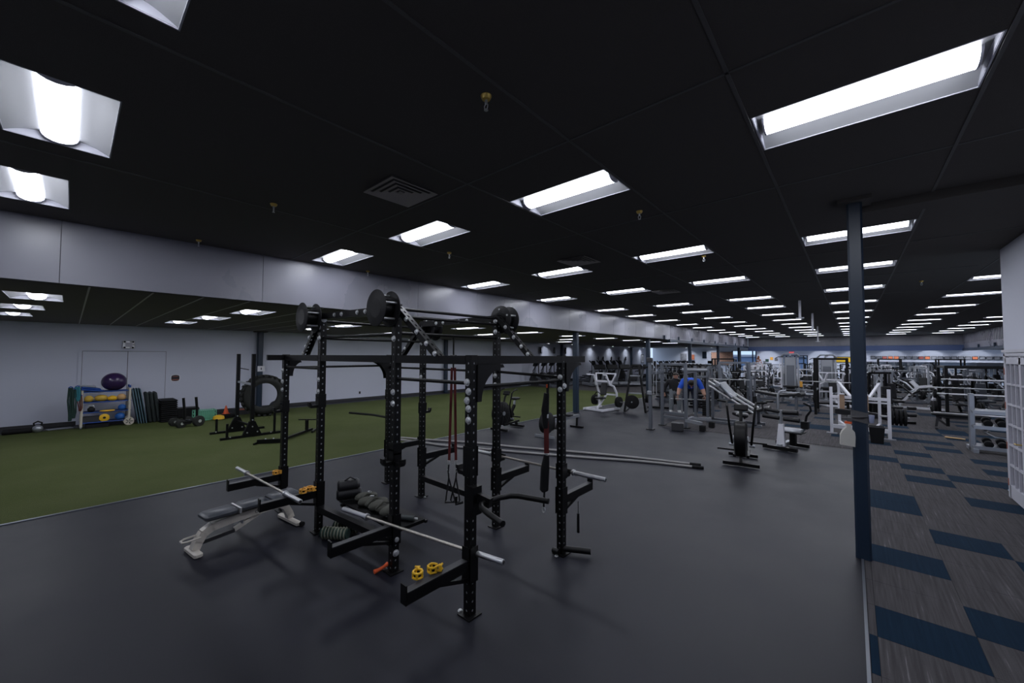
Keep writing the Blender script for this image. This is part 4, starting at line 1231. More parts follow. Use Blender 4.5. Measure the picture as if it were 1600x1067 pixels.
# foam roller, grey bell and low bench at the far left
o = thing('foam_roller', 'long black foam roller on the floor at the left edge', 'roller', (-17.55, -0.92, 0.075))
MB().lathe((0, -0.26, 0), (0, 1, 0), [(0, 0.06), (0.01, 0.075), (0.51, 0.075), (0.52, 0.06)], 18).build('foam', 'black_rubber', o)
MB().cyl((0, -0.27, 0), (0, 0.27, 0), 0.035).build('core', 'dark_grey', o)
o = thing('kettlebell', 'pale grey kettlebell with dark handle beside the foam roller', 'kettlebell', (-17.5, -0.56, 0.0))
MB().sphere((0, 0, 0.105), 0.105, 18, 12).build('body', 'silver_paint', o)
MB().tube([(0, -0.06, 0.18), (0, -0.075, 0.27), (0, 0, 0.315), (0, 0.075, 0.27), (0, 0.065, 0.18)], 0.02).build('handle', 'black_plastic', o)
o = thing('floor_mat', 'worn grey mat strip along the foot of the left wall', 'mat', (-17.9, -0.45, 0.0))
MB().cbox((0, 0, 0.006), (0.55, 1.3, 0.012), 0.004).build('sheet', 'dark_grey', o)
MB().cbox((0.1, 0.3, 0.018), (0.3, 0.5, 0.012), 0.005, rz=.2).build('fold', 'silver_paint', o)

# squat stand on two runners
SS = thing('squat_stand', 'tall black two-post squat stand on floor runners by the tyre', 'squat stand', (-12.9, 3.3, 0))
for (x, y, ya, yb) in ((-13.5, 3.25, 2.62, 3.95), (-12.38, 3.33, 2.62, 4.05)):
    MB().bar((x, ya, 0.035), (x, yb, 0.035), 0.075, 0.06).build('runner', 'black_powder', SS, world=True)
    MB().bar((x, y, 0.065), (x, y, 2.26), 0.085).build('post', 'black_powder', SS, world=True)
    MB().prism([(x - 0.045, y - 0.22, 0.065), (x - 0.045, y + 0.22, 0.065), (x - 0.045, y + 0.07, 0.42), (x - 0.045, y - 0.07, 0.42)], (0.09, 0, 0)).build('gusset', 'black_powder', SS, world=True)
    MB().bar((x, ya + 0.15, 0.06), (x, ya + 0.15, 0.42), 0.05).build('plate_horn', 'black_powder', SS, world=True)
    for dy, z in ((-0.12, 0.13), (0.12, 0.13), (0.0, 0.28), (0.0, 0.46), (-0.5, 0.07), (0.45, 0.07)):
        bolt((x + 0.05, y + dy, z), (1, 0, 0), 0.022, SS) if False else MB().cyl((x + 0.045, y + dy, z), (x + 0.058, y + dy, z), 0.018, n=8).build('bolt', 'bolt_zinc', SS, world=True)
MB().bar((-12.38, 3.88, 0.06), (-12.38, 3.88, 0.72), 0.05).build('plate_horn', 'black_powder', SS, world=True)
MB().bar((-13.45, 3.26, 1.45), (-12.42, 3.33, 1.42), 0.06, 0.05).build('cross_brace', 'silver_paint', SS, world=True)
MB().bar((-13.45, 3.26, 0.30), (-12.42, 3.33, 0.30), 0.06, 0.05).build('cross_brace', 'black_powder', SS, world=True)
MB().bar((-13.46, 3.26, 1.85), (-13.25, 3.45, 1.80), 0.02).build('bar_hook', 'black_powder', SS, world=True)
# tractor tyre
ty = thing('tractor_tyre', 'big black tractor tyre standing behind the squat stand', 'tyre', (-16.2, 4.72, 0), radians(-6))
R, r0, wd = 0.70, 0.44, 0.36
prof = [(-wd / 2 + .03, r0), (-wd / 2, r0 + .08), (-wd / 2 + .0, R - .10), (-wd / 2 + .04, R - .03), (-.08, R), (.08, R), (wd / 2 - .04, R - .03), (wd / 2, R - .10), (wd / 2, r0 + .08), (wd / 2 - .03, r0)]
n = 40; vs = []; fs = []
for h, rr in prof:
    for i in range(n):
        t = 2 * pi * i / n
        vs.append((h, rr * cos(t), 0.76 + rr * sin(t)))
for k in range(len(prof)):
    l = (k + 1) % len(prof)
    for i in range(n):
        j = (i + 1) % n
        fs.append((k * n + i, k * n + j, l * n + j, l * n + i))
MB().add(vs, fs).build('carcass', 'tyre', ty)
for k in range(26):
    t = 2 * pi * k / 26
    for s in (-1, 1):
        tt = t + (0.12 if s > 0 else 0)
        MB().box((s * 0.09, (R + 0.015) * cos(tt), 0.76 + (R + 0.015) * sin(tt)), (0.2, 0.055, 0.085), rx=tt, rz=0).build('tread_lug', 'tyre', ty)
ball('medicine_ball', 'dark navy ball seen through the opening of the tyre', 0.22, (-17.0, 5.35, 0.0), 'ball_navy')
o = thing('floor_box', 'flat dark box with red band on the floor behind the tyre', 'box', (-17.3, 4.35, 0.0))
MB().cbox((0, 0, 0.12), (0.4, 0.6, 0.24), 0.02).build('body', 'dark_grey', o)
MB().box((0.205, 0, 0.2), (0.012, 0.5, 0.05)).build('band', 'sign_red', o)
# low push frame on the turf
o = thing('drag_sled', 'low black push frame with T-shaped end on the turf', 'sled', (-11.3, 3.9, 0))
for a, b, h in (((-11.25, 3.15), (-10.95, 3.62), 0.1), ((-10.98, 3.58), (-12.0, 4.75), 0.06)):
    MB().bar((*a, 0.06), (*b, 0.06), 0.06, h).build('rail', 'black_powder', o, world=True)
MB().bar((-11.85, 4.55, 0.06), (-11.85, 4.55, 0.36), 0.07).build('post', 'black_powder', o, world=True)
MB().bar((-12.0, 4.38, 0.38), (-11.65, 4.72, 0.38), 0.03).build('handle', 'black_powder', o, world=True)
MB().bar((-11.95, 4.85, 0.05), (-11.6, 4.6, 0.05), 0.05).build('foot', 'black_powder', o, world=True)
MB().bar((-11.35, 3.22, 0.03), (-11.15, 3.05, 0.03), 0.04).build('foot', 'black_powder', o, world=True)
for p in ((-11.14, 3.30, 0.12), (-11.05, 3.45, 0.12)):
    MB().sphere(p, 0.02, 8, 6).build('bolt', 'bolt_zinc', o, world=True)

# ================================================================== MACHINES (local frame: user faces -Y)
def make_airbike(label, cage='black_powder', frame='black_powder', wide=False):
    o = thing('air_bike', label, 'exercise bike')
    fan = MB().lathe((-0.10, -0.32, 0.52), (1, 0, 0), [(0, 0.30), (0.02, 0.345), (0.18, 0.345), (0.20, 0.30)], 28).build('fan_cage', cage, o)
    for k in range(14):
        a = 2 * pi * k / 14
        for x in (-0.105, 0.105):
            MB().bar((x, -0.32 + 0.06 * cos(a), 0.52 + 0.06 * sin(a)), (x, -0.32 + 0.33 * cos(a), 0.52 + 0.33 * sin(a)), 0.006).build('cage_wire', 'dark_grey', fan) if k % 2 == 0 else None
    for x in (-0.115, 0.115):
        MB().cyl((x - .01, -0.32, 0.52), (x + .01, -0.32, 0.52), 0.06, n=14).build('hub', 'silver_paint', fan)
    MB().bar((-0.11, -0.32, 0.18), (-0.11, 0.42, 0.22), 0.05).bar((0.11, -0.32, 0.18), (0.11, 0.42, 0.22), 0.05).bar((0, 0.0, 0.24), (0, 0.34, 0.70), 0.07).bar((0, -0.15, 0.2), (0, 0.2, 0.5), 0.12, 0.2).build('frame', frame, o)
    MB().bar((-0.30, -0.42, 0.05), (0.30, -0.42, 0.05), 0.07, 0.06).bar((0, -0.42, 0.05), (0, -0.36, 0.2), 0.05).build('front_foot', frame, o)
    MB().bar((-0.26, 0.48, 0.05), (0.26, 0.48, 0.05), 0.07, 0.06).bar((0, 0.40, 0.2), (0, 0.48, 0.06), 0.06).build('rear_foot', frame, o)
    MB().bar((0, 0.32, 0.62), (0, 0.36, 0.86), 0.045).build('seat_post', 'silver_paint', o)
    MB().cbox((0, 0.38, 0.90), (0.22, 0.28, 0.07), 0.03).build('saddle', 'pad_black', o)
    for s in (-1, 1):
        MB().tube([(s * 0.16, 0.0, 0.34), (s * 0.20, -0.16, 0.75), (s * 0.24, -0.10, 1.12), (s * 0.25, 0.02, 1.2), (s * (0.42 if wide else 0.25), 0.14, 1.21)], 0.022, 8).build('swing_arm', frame, o)
        MB().cyl((s * 0.13, 0.0, 0.34), (s * 0.22, 0.0, 0.34), 0.03).build('arm_pivot', 'silver_paint', o)
        MB().bar((s * 0.12, 0.06 * s, 0.32 + 0.08 * s), (s * 0.42, 0.06 * s, 0.32 + 0.08 * s), 0.04, 0.03).build('foot_peg', frame, o)
    MB().tube([(0, -0.2, 0.78), (0, -0.14, 0.98), (0, -0.06, 1.06)], 0.03, 8).build('console_post', frame, o)
    MB().cbox((0, -0.06, 1.10), (0.24, 0.06, 0.13), 0.02, rx=-0.5).build('console', 'black_plastic', o)
    return o
o = make_airbike('air bike with round wire fan cage at the turf edge behind the rig'); o.location = (-7.93, 8.85, 0); o.rotation_euler.z = radians(4)
o = make_airbike('nearest air bike, black and grey, facing the camera on the open rubber floor', wide=True); o.location = (-1.80, 9.48, 0); o.rotation_euler.z = radians(8); o.scale = (1.08, 1.0, 1.05)
# rower
o = thing('rowing_machine', 'black rowing machine with silver rail behind the right end of the rig', 'rower', (-6.35, 8.65, 0), radians(5))
MB().lathe((-0.10, 0.05, 0.40), (1, 0, 0), [(0, 0.24), (0.03, 0.29), (0.17, 0.29), (0.20, 0.24)], 24).build('flywheel_cover', 'black_plastic', o)
MB().cbox((0, 0.22, 0.35), (0.16, 0.4, 0.4), 0.05).build('housing', 'black_plastic', o)
MB().bar((0, 0.3, 0.40), (0, 2.0, 0.36), 0.07, 0.09).build('rail', 'silver_paint', o)
MB().bar((-0.30, -0.06, 0.04), (0.30, -0.06, 0.04), 0.06, 0.06).bar((0, -0.06, 0.05), (0, 0.1, 0.2), 0.05).build('front_foot', 'silver_paint', o)
MB().bar((-0.22, 1.86, 0.03), (0.22, 1.86, 0.03), 0.06, 0.05).bar((0, 1.86, 0.05), (0, 1.9, 0.34), 0.05).build('rear_foot', 'black_powder', o)
MB().cbox((0, 1.25, 0.47), (0.3, 0.24, 0.07), 0.03).build('seat', 'pad_black', o)
MB().tube([(0, 0.1, 0.6), (0, 0.0, 0.75), (-0.02, 0.0, 0.82)], 0.02).build('monitor_arm', 'black_powder', o)
MB().cbox((0, 0.02, 0.86), (0.16, 0.05, 0.13), 0.02, rx=-0.3).build('monitor', 'black_plastic', o)
for s in (-1, 1):
    MB().cbox((s * 0.13, 0.45, 0.30), (0.11, 0.05, 0.3), 0.02, rx=-0.7).build('footplate', 'black_plastic', o)
MB().cyl((-0.24, 0.36, 0.52), (0.24, 0.36, 0.52), 0.015).build('row_handle', 'black_rubber', o)
# arm-and-leg stretching machine on the rubber floor
o = thing('stretch_machine', 'silver and black stretch machine with curved horn handles beside the nearest air bike', 'machine', (-1.28, 11.6, 0), radians(-10))
MB().bar((-0.34, -0.38, 0.06), (0.36, -0.38, 0.06), 0.08, 0.08).build('front_foot', 'black_powder', o)
MB().bar((-0.30, 0.38, 0.06), (0.40, 0.38, 0.06), 0.08, 0.08).build('rear_foot', 'black_powder', o)
MB().bar((0, -0.4, 0.10), (0, 0.4, 0.10), 0.09, 0.09).build('base', 'silver_paint', o)
MB().prism([(-0.09, -0.3, 0.1), (0.09, -0.3, 0.1), (0.055, -0.28, 0.62), (-0.04, -0.28, 0.62)], (0, 0.09, 0)).build('column', 'white_paint', o)
MB().bar((0.15, 0.1, 0.1), (0.15, 0.1, 0.42), 0.12).build('rear_column', 'black_powder', o)
MB().cbox((0.17, -0.02, 0.46), (0.42, 0.36, 0.05), 0.02, rx=0.1).build('seat', 'silver_paint', o)
MB().cbox((0.15, -0.02, 0.425), (0.5, 0.4, 0.03), 0.01).build('seat_tray', 'black_plastic', o)
MB().lathe((-0.38, -0.26, 0.78), (1, 0, -0.05), [(0, 0.04), (0.01, 0.055), (0.36, 0.055), (0.37, 0.04)], 12).lathe((0.06, -0.26, 0.75), (1, 0, -0.02), [(0, 0.04), (0.01, 0.055), (0.32, 0.055), (0.33, 0.04)], 12).build('roller_pad', 'pad_black', o)
MB().lathe((-0.34, -0.24, 0.94), (1, 0, -0.1), [(0, 0.03), (0.01, 0.048), (0.33, 0.048), (0.34, 0.03)], 12).lathe((0.04, -0.24, 0.90), (1, 0, 0.06), [(0, 0.04), (0.01, 0.06), (0.31, 0.06), (0.32, 0.04)], 12).build('roller_pad', 'pad_black', o)
MB().bar((0.0, -0.25, 0.62), (0.0, -0.25, 0.95), 0.06).build('pad_post', 'silver_paint', o)
MB().cbox((0.42, 0.0, 0.62), (0.15, 0.14, 0.18), 0.02).build('weight_box', 'black_plastic', o)
MB().tube([(0.2, 0.05, 0.42), (0.34, 0.02, 0.46), (0.42, 0, 0.54)], 0.03).build('link_arm', 'silver_paint', o)
MB().tube([(0.43, 0, 0.70), (0.46, -0.02, 0.84), (0.55, -0.04, 0.98), (0.54, -0.06, 1.08), (0.42, -0.1, 1.15)], 0.025).build('horn_handle', 'pad_black', o)
MB().tube([(-0.25, -0.24, 0.80), (-0.37, -0.24, 0.92), (-0.40, -0.22, 1.04), (-0.32, -0.2, 1.12), (-0.16, -0.2, 1.14)], 0.025).build('horn_handle', 'pad_black', o)

# cable crossover cage, two posts left and two right
CG = thing('cable_cage', 'grey steel cage with square uprights around the two people', 'cage', (-4.3, 12.8, 0))
for (x, y, h) in ((-4.67, 11.76, 2.17), (-4.68, 12.78, 2.02), (-3.92, 12.7, 2.03), (-4.12, 14.4, 1.9), (-3.95, 15.3, 1.85)):
    MB().bar((x, y, 0.02), (x, y, h), 0.085).build('upright', 'grey_paint', CG, world=True)
    MB().box((x, y, 0.01), (0.2, 0.2, 0.02)).build('foot_plate', 'black_powder', CG, world=True)
for a, b, z in (((-4.67, 11.76), (-4.68, 12.78), 1.72), ((-4.68, 12.78), (-3.92, 12.7), 0.42), ((-3.92, 12.7), (-4.12, 14.4), 1.72), ((-4.68, 12.78), (-3.92, 12.7), 1.98), ((-4.12, 14.4), (-3.95, 15.3), 1.5), ((-4.68, 12.78), (-3.92, 12.7), 0.28)):
    MB().bar((*a, z), (*b, z), 0.06, 0.07).build('crossbar', 'grey_paint', CG, world=True)
MB().cyl((-4.15, 13.1, 1.80), (-3.45, 13.3, 1.80), 0.055, n=12).build('lat_arm', 'silver_paint', CG, world=True)
MB().bar((-3.92, 12.7, 0.24), (-3.42, 12.55, 0.22), 0.09).build('base_leg', 'silver_paint', CG, world=True)
MB().bar((-3.9, 13.2, 0.24), (-3.36, 13.35, 0.26), 0.09).build('base_leg', 'silver_paint', CG, world=True)
MB().bar((-3.92, 12.7, 0.24), (-3.9, 13.3, 0.26), 0.08).build('base_leg', 'silver_paint', CG, world=True)
for x, y in ((-3.40, 12.54), (-3.35, 13.35)):
    MB().cbox((x, y, 0.09), (0.16, 0.16, 0.18), 0.02).build('rubber_boot', 'black_rubber', CG, world=True)
for x, y in ((-3.98, 15.05),):
    wz = MB()
    for k in range(9):
        wz.box((x, y + .16, 0.12 + 0.075 * k), (0.26, 0.12, 0.066))
    wz.build('weight_stack', 'black_plastic', CG, world=True)
for s in (0.0, 0.09):
    MB().cyl((-4.66 + s, 12.0, 1.05), (-4.66 + s, 12.0, 2.1), 0.012).build('guide_rod', 'chrome', CG, world=True)
MB().cbox((-4.66, 11.72, 2.12), (0.16, 0.12, 0.14), 0.02).build('pulley_block', 'dark_grey', CG, world=True)
MB().cbox((-4.67, 11.70, 1.12), (0.13, 0.1, 0.12), 0.02).build('carriage', 'silver_paint', CG, world=True)
MB().cbox((-4.0, 12.15, 0.12), (0.34, 0.26, 0.24), 0.02, rz=.3).build('step_platform', 'dark_grey', CG, world=True)

# plate-loaded lever machine
def make_lever(label, m, pad='pad_black', plates=True, seat=True):
    o = thing('lever_machine', label, 'machine')
    for s in (-1, 1):
        MB().bar((s * 0.45, -0.6, 0.06), (s * 0.45, 0.6, 0.06), 0.08).build('base_rail', m, o)
        MB().tube([(s * 0.45, 0.45, 0.1), (s * 0.45, 0.42, 0.7), (s * 0.42, 0.25, 0.98), (s * 0.34, 0.1, 1.05)], 0.045, 8).build('upright', m, o)
        MB().bar((s * 0.34, 0.1, 1.05), (s * 0.30, -0.1, 1.45), 0.06).bar((s * 0.30, -0.1, 1.45), (s * 0.42, -0.45, 1.48), 0.045).build('lever_arm', m, o)
        MB().bar((s * 0.34, 0.15, 1.05), (s * 0.5, 0.3, 1.5), 0.05).build('brace', m, o)
        if plates:
            MB().cyl((s * 0.45, 0.35, 0.35), (s * 0.75, 0.35, 0.35), 0.025).build('plate_horn', 'chrome', o)
            for k in range(2):
                MB().lathe((s * (0.53 + 0.07 * k), 0.35, 0.35), (s, 0, 0), [(0, 0.19), (0.01, 0.22), (0.05, 0.22), (0.06, 0.19)], 20).build('weight_plate', 'black_rubber', o)
    MB().bar((-0.45, -0.5, 0.06), (0.45, -0.5, 0.06), 0.08).bar((-0.45, 0.42, 0.62), (0.45, 0.42, 0.62), 0.06).bar((-0.4, 0.12, 1.18), (0.4, 0.12, 1.18), 0.07).bar((-.5, .3, 1.5), (.5, .3, 1.5), .05).build('crossbar', m, o)
    MB().bar((0, -0.3, 0.08), (0, 0.35, 0.62), 0.06).build('seat_frame', m, o)
    if seat:
        MB().cbox((0, -0.08, 0.5), (0.34, 0.36, 0.08), 0.03).build('seat', pad, o)
        MB().cbox((0, 0.16, 0.86), (0.3, 0.09, 0.5), 0.03, rx=-0.2).build('backrest', pad, o)
        MB().tube([(-0.2, -0.2, 0.62), (-0.05, -0.28, 0.75), (0.05, -0.28, 0.75), (0.2, -0.2, 0.62)], 0.018).build('hand_grip', 'black_rubber', o)
    return o
LEV_W = make_lever('white plate-loaded lever machine on its own at the turf corner', 'white_paint')
LEV_W.location = (-7.85, 14.6, 0); LEV_W.rotation_euler.z = radians(-8)
LEV_G = make_lever('grey plate-loaded lever machine left of the far door', 'grey_paint'); LEV_G.location = (-3.6, 24.3, 0); LEV_G.rotation_euler.z = radians(30)
# black A-frame with big plates
o = thing('plate_tree', 'tall black A-frame weight tree with one big round plate at its foot', 'weight tree', (-6.55, 15.0, 0), radians(15))
for s in (-1, 1):
    MB().bar((s * 0.40, -0.2, 0.03), (s * 0.14, -0.05, 1.85), 0.08).build('leg', 'black_powder', o)
    MB().bar((s * 0.40, -0.2, 0.04), (s * 0.40, 0.75, 0.04), 0.07).build('base_rail', 'black_powder', o)
MB().bar((-0.1, -0.05, 1.82), (0.65, 0.3, 1.78), 0.07).build('top_bar', 'black_powder', o)
for z in (0.75, 1.12, 1.45):
    MB().bar((-0.34 + z * .1, -0.12, z), (0.34 - z * .1, -0.12, z), 0.05).build('crossbar', 'silver_paint', o)
for k, (x, z, r) in enumerate(((-0.10, 0.42, 0.27),)):
    pl = MB().lathe((x, -0.24, z), (0, -1, 0), [(0, r * .85), (0.01, r), (0.05, r), (0.06, r * .85)], 24).build('weight_plate', 'black_rubber', o)
    MB().cyl((x, -0.16, z), (x, -0.36, z), 0.025).build('horn', 'chrome', pl)

# selector machine
def make_selector(label, m, pad='pad_black', h=1.65):
    o = thing('weight_machine', label, 'machine')
    for x in (-0.25, 0.25):
        MB().bar((x, 0.55, 0.03), (x, 0.55, h), 0.07).build('upright', m, o)
    MB().bar((-0.25, 0.55, h), (0.25, 0.55, h), 0.07).bar((0, 0.55, h), (0, -0.1, h + .03), 0.07).build('top_beam', m, o)
    MB().bar((-0.4, 0.6, 0.04), (0.4, 0.6, 0.04), 0.08).bar((0, 0.6, 0.04), (0, -0.6, 0.04), 0.09).bar((-0.35, -0.6, 0.04), (0.35, -0.6, 0.04), 0.08).build('base', m, o)
    ws = MB()
    for k in range(10):
        ws.box((0, 0.55, 0.14 + 0.052 * k), (0.34, 0.13, 0.045))
    ws.build('weight_stack', 'black_plastic', o)
    for x in (-0.1, 0.1):
        MB().cyl((x, 0.55, 0.1), (x, 0.55, h), 0.012).build('guide_rod', 'chrome', o)
    MB().bar((0, -0.15, 0.05), (0, -0.12, 0.45), 0.07).bar((0, 0.1, 0.3), (0, 0.22, 1.0), 0.06).build('seat_frame', m, o)
    MB().cbox((0, -0.18, 0.5), (0.38, 0.40, 0.09), 0.03).build('seat', pad, o)
    MB().cbox((0, 0.12, 0.88), (0.32, 0.1, 0.62), 0.03, rx=-0.15).build('backrest', pad, o)
    for s in (-1, 1):
        MB().tube([(s * 0.3, 0.3, 1.35), (s * 0.48, 0.1, 1.2), (s * 0.5, -0.3, 0.95), (s * 0.32, -0.42, 0.9)], 0.028).build('press_arm', m, o)
        MB().cyl((s * 0.18, -0.52, 0.28), (s * 0.42, -0.52, 0.28), 0.06, n=12).build('roller_pad', pad, o)
    MB().bar((-0.42, -0.52, 0.28), (0.42, -0.52, 0.28), 0.03).bar((0, -0.2, 0.42), (0, -0.52, 0.28), 0.05).build('leg_arm', m, o)
    return o
# tall cable tower with shroud
def make_tower(label, m='silver_paint', h=2.2):
    o = thing('cable_tower', label, 'machine')
    MB().cbox((0, 0.3, h * 0.5), (0.42, 0.22, h - 0.1), 0.04).build('shroud', m, o)
    MB().cbox((0, 0.18, h * 0.42), (0.26, 0.03, h * 0.72), 0.01).build('shroud_panel', 'grey_paint', o)
    for x in (-0.26, 0.26):
        MB().bar((x, 0.25, 0.03), (x, 0.25, h), 0.06).build('upright', m, o)
    MB().tube([(-0.3, 0.25, h), (-0.2, 0.1, h + 0.12), (0.2, 0.1, h + 0.12), (0.3, 0.25, h)], 0.035).build('crown_bar', m, o)
    MB().bar((0, 0.3, h + 0.05), (0, -0.5, h + 0.02), 0.07).build('boom', m, o)
    MB().tube([(-0.5, -0.5, h - 0.12), (-0.4, -0.5, h - 0.05), (0.4, -0.5, h - 0.05), (0.5, -0.5, h - 0.12)], 0.018).build('pull_bar', 'black_rubber', o)
    MB().cyl((0, -0.5, h), (0, -0.5, h - 0.05), 0.012).build('cable', 'black_plastic', o)
    MB().bar((0, 0.3, 0.04), (0, -0.8, 0.04), 0.09).bar((-0.35, -0.8, 0.04), (0.35, -0.8, 0.04), 0.08).bar((-.35, .35, .04), (.35, .35, .04), .08).build('base', m, o)
    MB().bar((0, -0.45, 0.05), (0, -0.45, 0.42), 0.07).build('seat_post', m, o)
    MB().cbox((0, -0.45, 0.46), (0.36, 0.4, 0.08), 0.03).build('seat', 'pad_black', o)
    MB().cyl((-0.26, -0.18, 0.62), (0.26, -0.18, 0.62), 0.055).build('thigh_roller', 'pad_black', o)
    ws = MB()
    for k in range(9):
        ws.box((0, 0.14, 0.12 + 0.05 * k), (0.28, 0.05, 0.042))
    ws.build('weight_stack', 'black_plastic', o)
    return o
def make_bench(label, m='silver_paint', pad='pad_black', tilt=0.0):
    o = thing('flat_bench', label, 'bench')
    MB().cbox((0, 0.1, 0.46 + 0.1 * tilt), (0.3, 1.2, 0.07), 0.03, rx=tilt).build('pad', pad, o)
    MB().bar((0, -0.4, 0.38), (0, 0.6, 0.38), 0.06).bar((0, -0.4, 0.04), (0, -0.35, 0.38), 0.06).bar((0, 0.6, 0.04), (0, 0.55, 0.40), 0.06).build('frame', m, o)
    for y in (-0.4, 0.6):
        MB().bar((-0.28, y, 0.03), (0.28, y, 0.03), 0.06).build('foot', m, o)
    return o
def make_treadmill(label, group=None):
    o = thing('treadmill', label, 'treadmill', (0, 0, 0), 0, group)
    MB().cbox((0, 0.2, 0.12), (0.8, 1.7, 0.18), 0.03).build('deck', 'silver_paint', o)
    MB().box((0, 0.25, 0.214), (0.52, 1.55, 0.008)).build('belt', 'black_rubber', o)
    MB().cbox((0, -0.75, 0.22), (0.78, 0.4, 0.2), 0.06).build('motor_hood', 'silver_paint', o)
    for s in (-1, 1):
        MB().bar((s * 0.38, -0.35, 0.15), (s * 0.36, -0.85, 1.15), 0.08, 0.2).build('mast', 'silver_paint', o)
        MB().tube([(s * 0.36, -0.8, 1.05), (s * 0.36, -0.4, 1.0), (s * 0.36, -0.1, 0.96)], 0.03).build('handrail', 'black_rubber', o)
    MB().cbox((0, -0.88, 1.28), (0.78, 0.12, 0.32), 0.04, rx=-0.4).build('console', 'black_plastic', o)
    MB().box((0, -0.81, 1.305), (0.36, 0.012, 0.18), rx=-0.4).build('screen', 'screen_dark', o)
    return o
def make_elliptical(label, group=None):
    o = thing('elliptical_trainer', label, 'elliptical', (0, 0, 0), 0, group)
    MB().prism([(-0.13, -0.9, 0.05), (-0.13, -0.2, 0.05), (-0.13, -0.25, 0.6), (-0.13, -0.5, 0.85), (-0.13, -0.75, 0.85), (-0.13, -0.95, 0.4)], (0.26, 0, 0)).build('drive_housing', 'dark_grey', o)
    MB().bar((-0.3, 0.2, 0.08), (-0.3, 1.0, 0.08), 0.08).bar((0.3, 0.2, 0.08), (0.3, 1.0, 0.08), 0.08).bar((-0.35, 1.0, 0.06), (0.35, 1.0, 0.06), 0.08).bar((0, -0.3, 0.08), (0, 1.0, 0.06), 0.1).bar((-.3, -.85, .05), (.3, -.85, .05), .08).build('base', 'grey_paint', o)
    for s in (-1, 1):
        MB().bar((s * 0.2, -0.3, 0.45 + 0.15 * s), (s * 0.2, 0.85, 0.26 - .1 * s), 0.07).build('pedal_arm', 'grey_paint', o)
        MB().cbox((s * 0.2, 0.35, 0.42 + 0.05 * s), (0.18, 0.4, 0.06), 0.02).build('pedal', 'black_plastic', o)
        MB().tube([(s * 0.26, -0.45, 0.5), (s * 0.3, -0.5, 1.0), (s * 0.3, -0.35 + .15 * s, 1.4), (s * 0.24, -0.15 + .15 * s, 1.62)], 0.03).build('swing_arm', 'black_rubber', o)
    MB().bar((0, -0.6, 0.8), (0, -0.55, 1.35), 0.08).build('mast', 'grey_paint', o)
    MB().cbox((0, -0.5, 1.45), (0.5, 0.1, 0.34), 0.04, rx=-0.35).build('console', 'black_plastic', o)
    MB().box((0, -0.445, 1.46), (0.3, 0.012, 0.2), rx=-0.35).build('screen', 'screen_dark', o)
    return o
def make_cage(label, m='black_powder', w=1.2, d=1.2, h=2.2):
    o = thing('power_cage', label, 'cage')
    for sx in (-1, 1):
        for sy in (-1, 1):
            MB().bar((sx * w / 2, sy * d / 2, 0.0), (sx * w / 2, sy * d / 2, h), 0.08).build('upright', m, o)
        MB().bar((sx * w / 2, -d / 2, h - .04), (sx * w / 2, d / 2, h - .04), 0.07).bar((sx * w / 2, -d / 2, 0.04), (sx * w / 2, d / 2, 0.04), 0.07).build('side_rail', m, o)
        MB().bar((sx * w / 2, -d / 2, 0.9), (sx * w / 2, d / 2, 0.9), 0.05).build('safety_bar', 'silver_paint', o)
    MB().bar((-w / 2, -d / 2, h - .04), (w / 2, -d / 2, h - .04), 0.07).bar((-w / 2, d / 2, h - .04), (w / 2, d / 2, h - .04), 0.07).bar((-w / 2, d / 2, .3), (w / 2, d / 2, .3), 0.07).build('cross_rail', m, o)
    for k, (z, r) in enumerate(((0.5, 0.2), (0.95, 0.16), (1.35, 0.2))):
        MB().lathe((w / 2 + 0.06, d / 2 - .05, z), (1, 0, 0), [(0, r * .85), (0.01, r), (0.08, r), (0.09, r * .85)], 18).build('weight_plate', 'black_rubber', o)
        MB().lathe((-w / 2 - 0.06, d / 2 - .05, z), (-1, 0, 0), [(0, r * .85), (0.01, r), (0.08, r), (0.09, r * .85)], 18).build('weight_plate', 'black_rubber', o)
    MB().cyl((-w / 2 - 0.45, -d / 2 - 0.07, 1.25), (w / 2 + 0.45, -d / 2 - 0.07, 1.25), 0.018).build('barbell_shaft', 'chrome', o)
    return o
# ================================================================== MACHINES PLACED
# cardio rows by the left wall
tm = make_elliptical('x')
def place(proto, used, x, y, rz, label, group=None, s=None):
    if proto.name in used:
        return dup(proto, (x, y, 0), rz, label, group, s)
    used.add(proto.name)
    proto.location = (x, y, 0); proto.rotation_euler.z = rz; proto['label'] = label
    if group: proto['group'] = group
    if s: proto.scale = s if isinstance(s, tuple) else (s, s, s)
    return proto
used = set()
for k in range(9):
    lb = 'grey elliptical trainer, %s from the turf in the row along the left wall' % ORD[k]
    place(tm, used, -17.0, 29.2 + 1.25 * (k - 4) if k > 3 else 22.7 + 1.0 * k, radians(90) + 0.06 if k > 3 else radians(-90), lb, 'ellipticals along the left wall', 1.12)
td = make_treadmill('x')
for k in range(10):
    place(td, used, -14.4 + 0.565 * k, 25.6 + 0.81 * k, radians(55), 'grey treadmill, %s from the turf in the row before the wall ellipticals' % ORD[k], 'treadmills in front of the ellipticals', 1.12)
for k in range(8):
    dup(tm, (-13.6 + .1 * k, 34.0 + 1.25 * k, 0), radians(84), 'grey elliptical trainer, %s from the front in the inner row beyond the treadmills' % ORD[k], 'ellipticals in the inner row', 1.1)
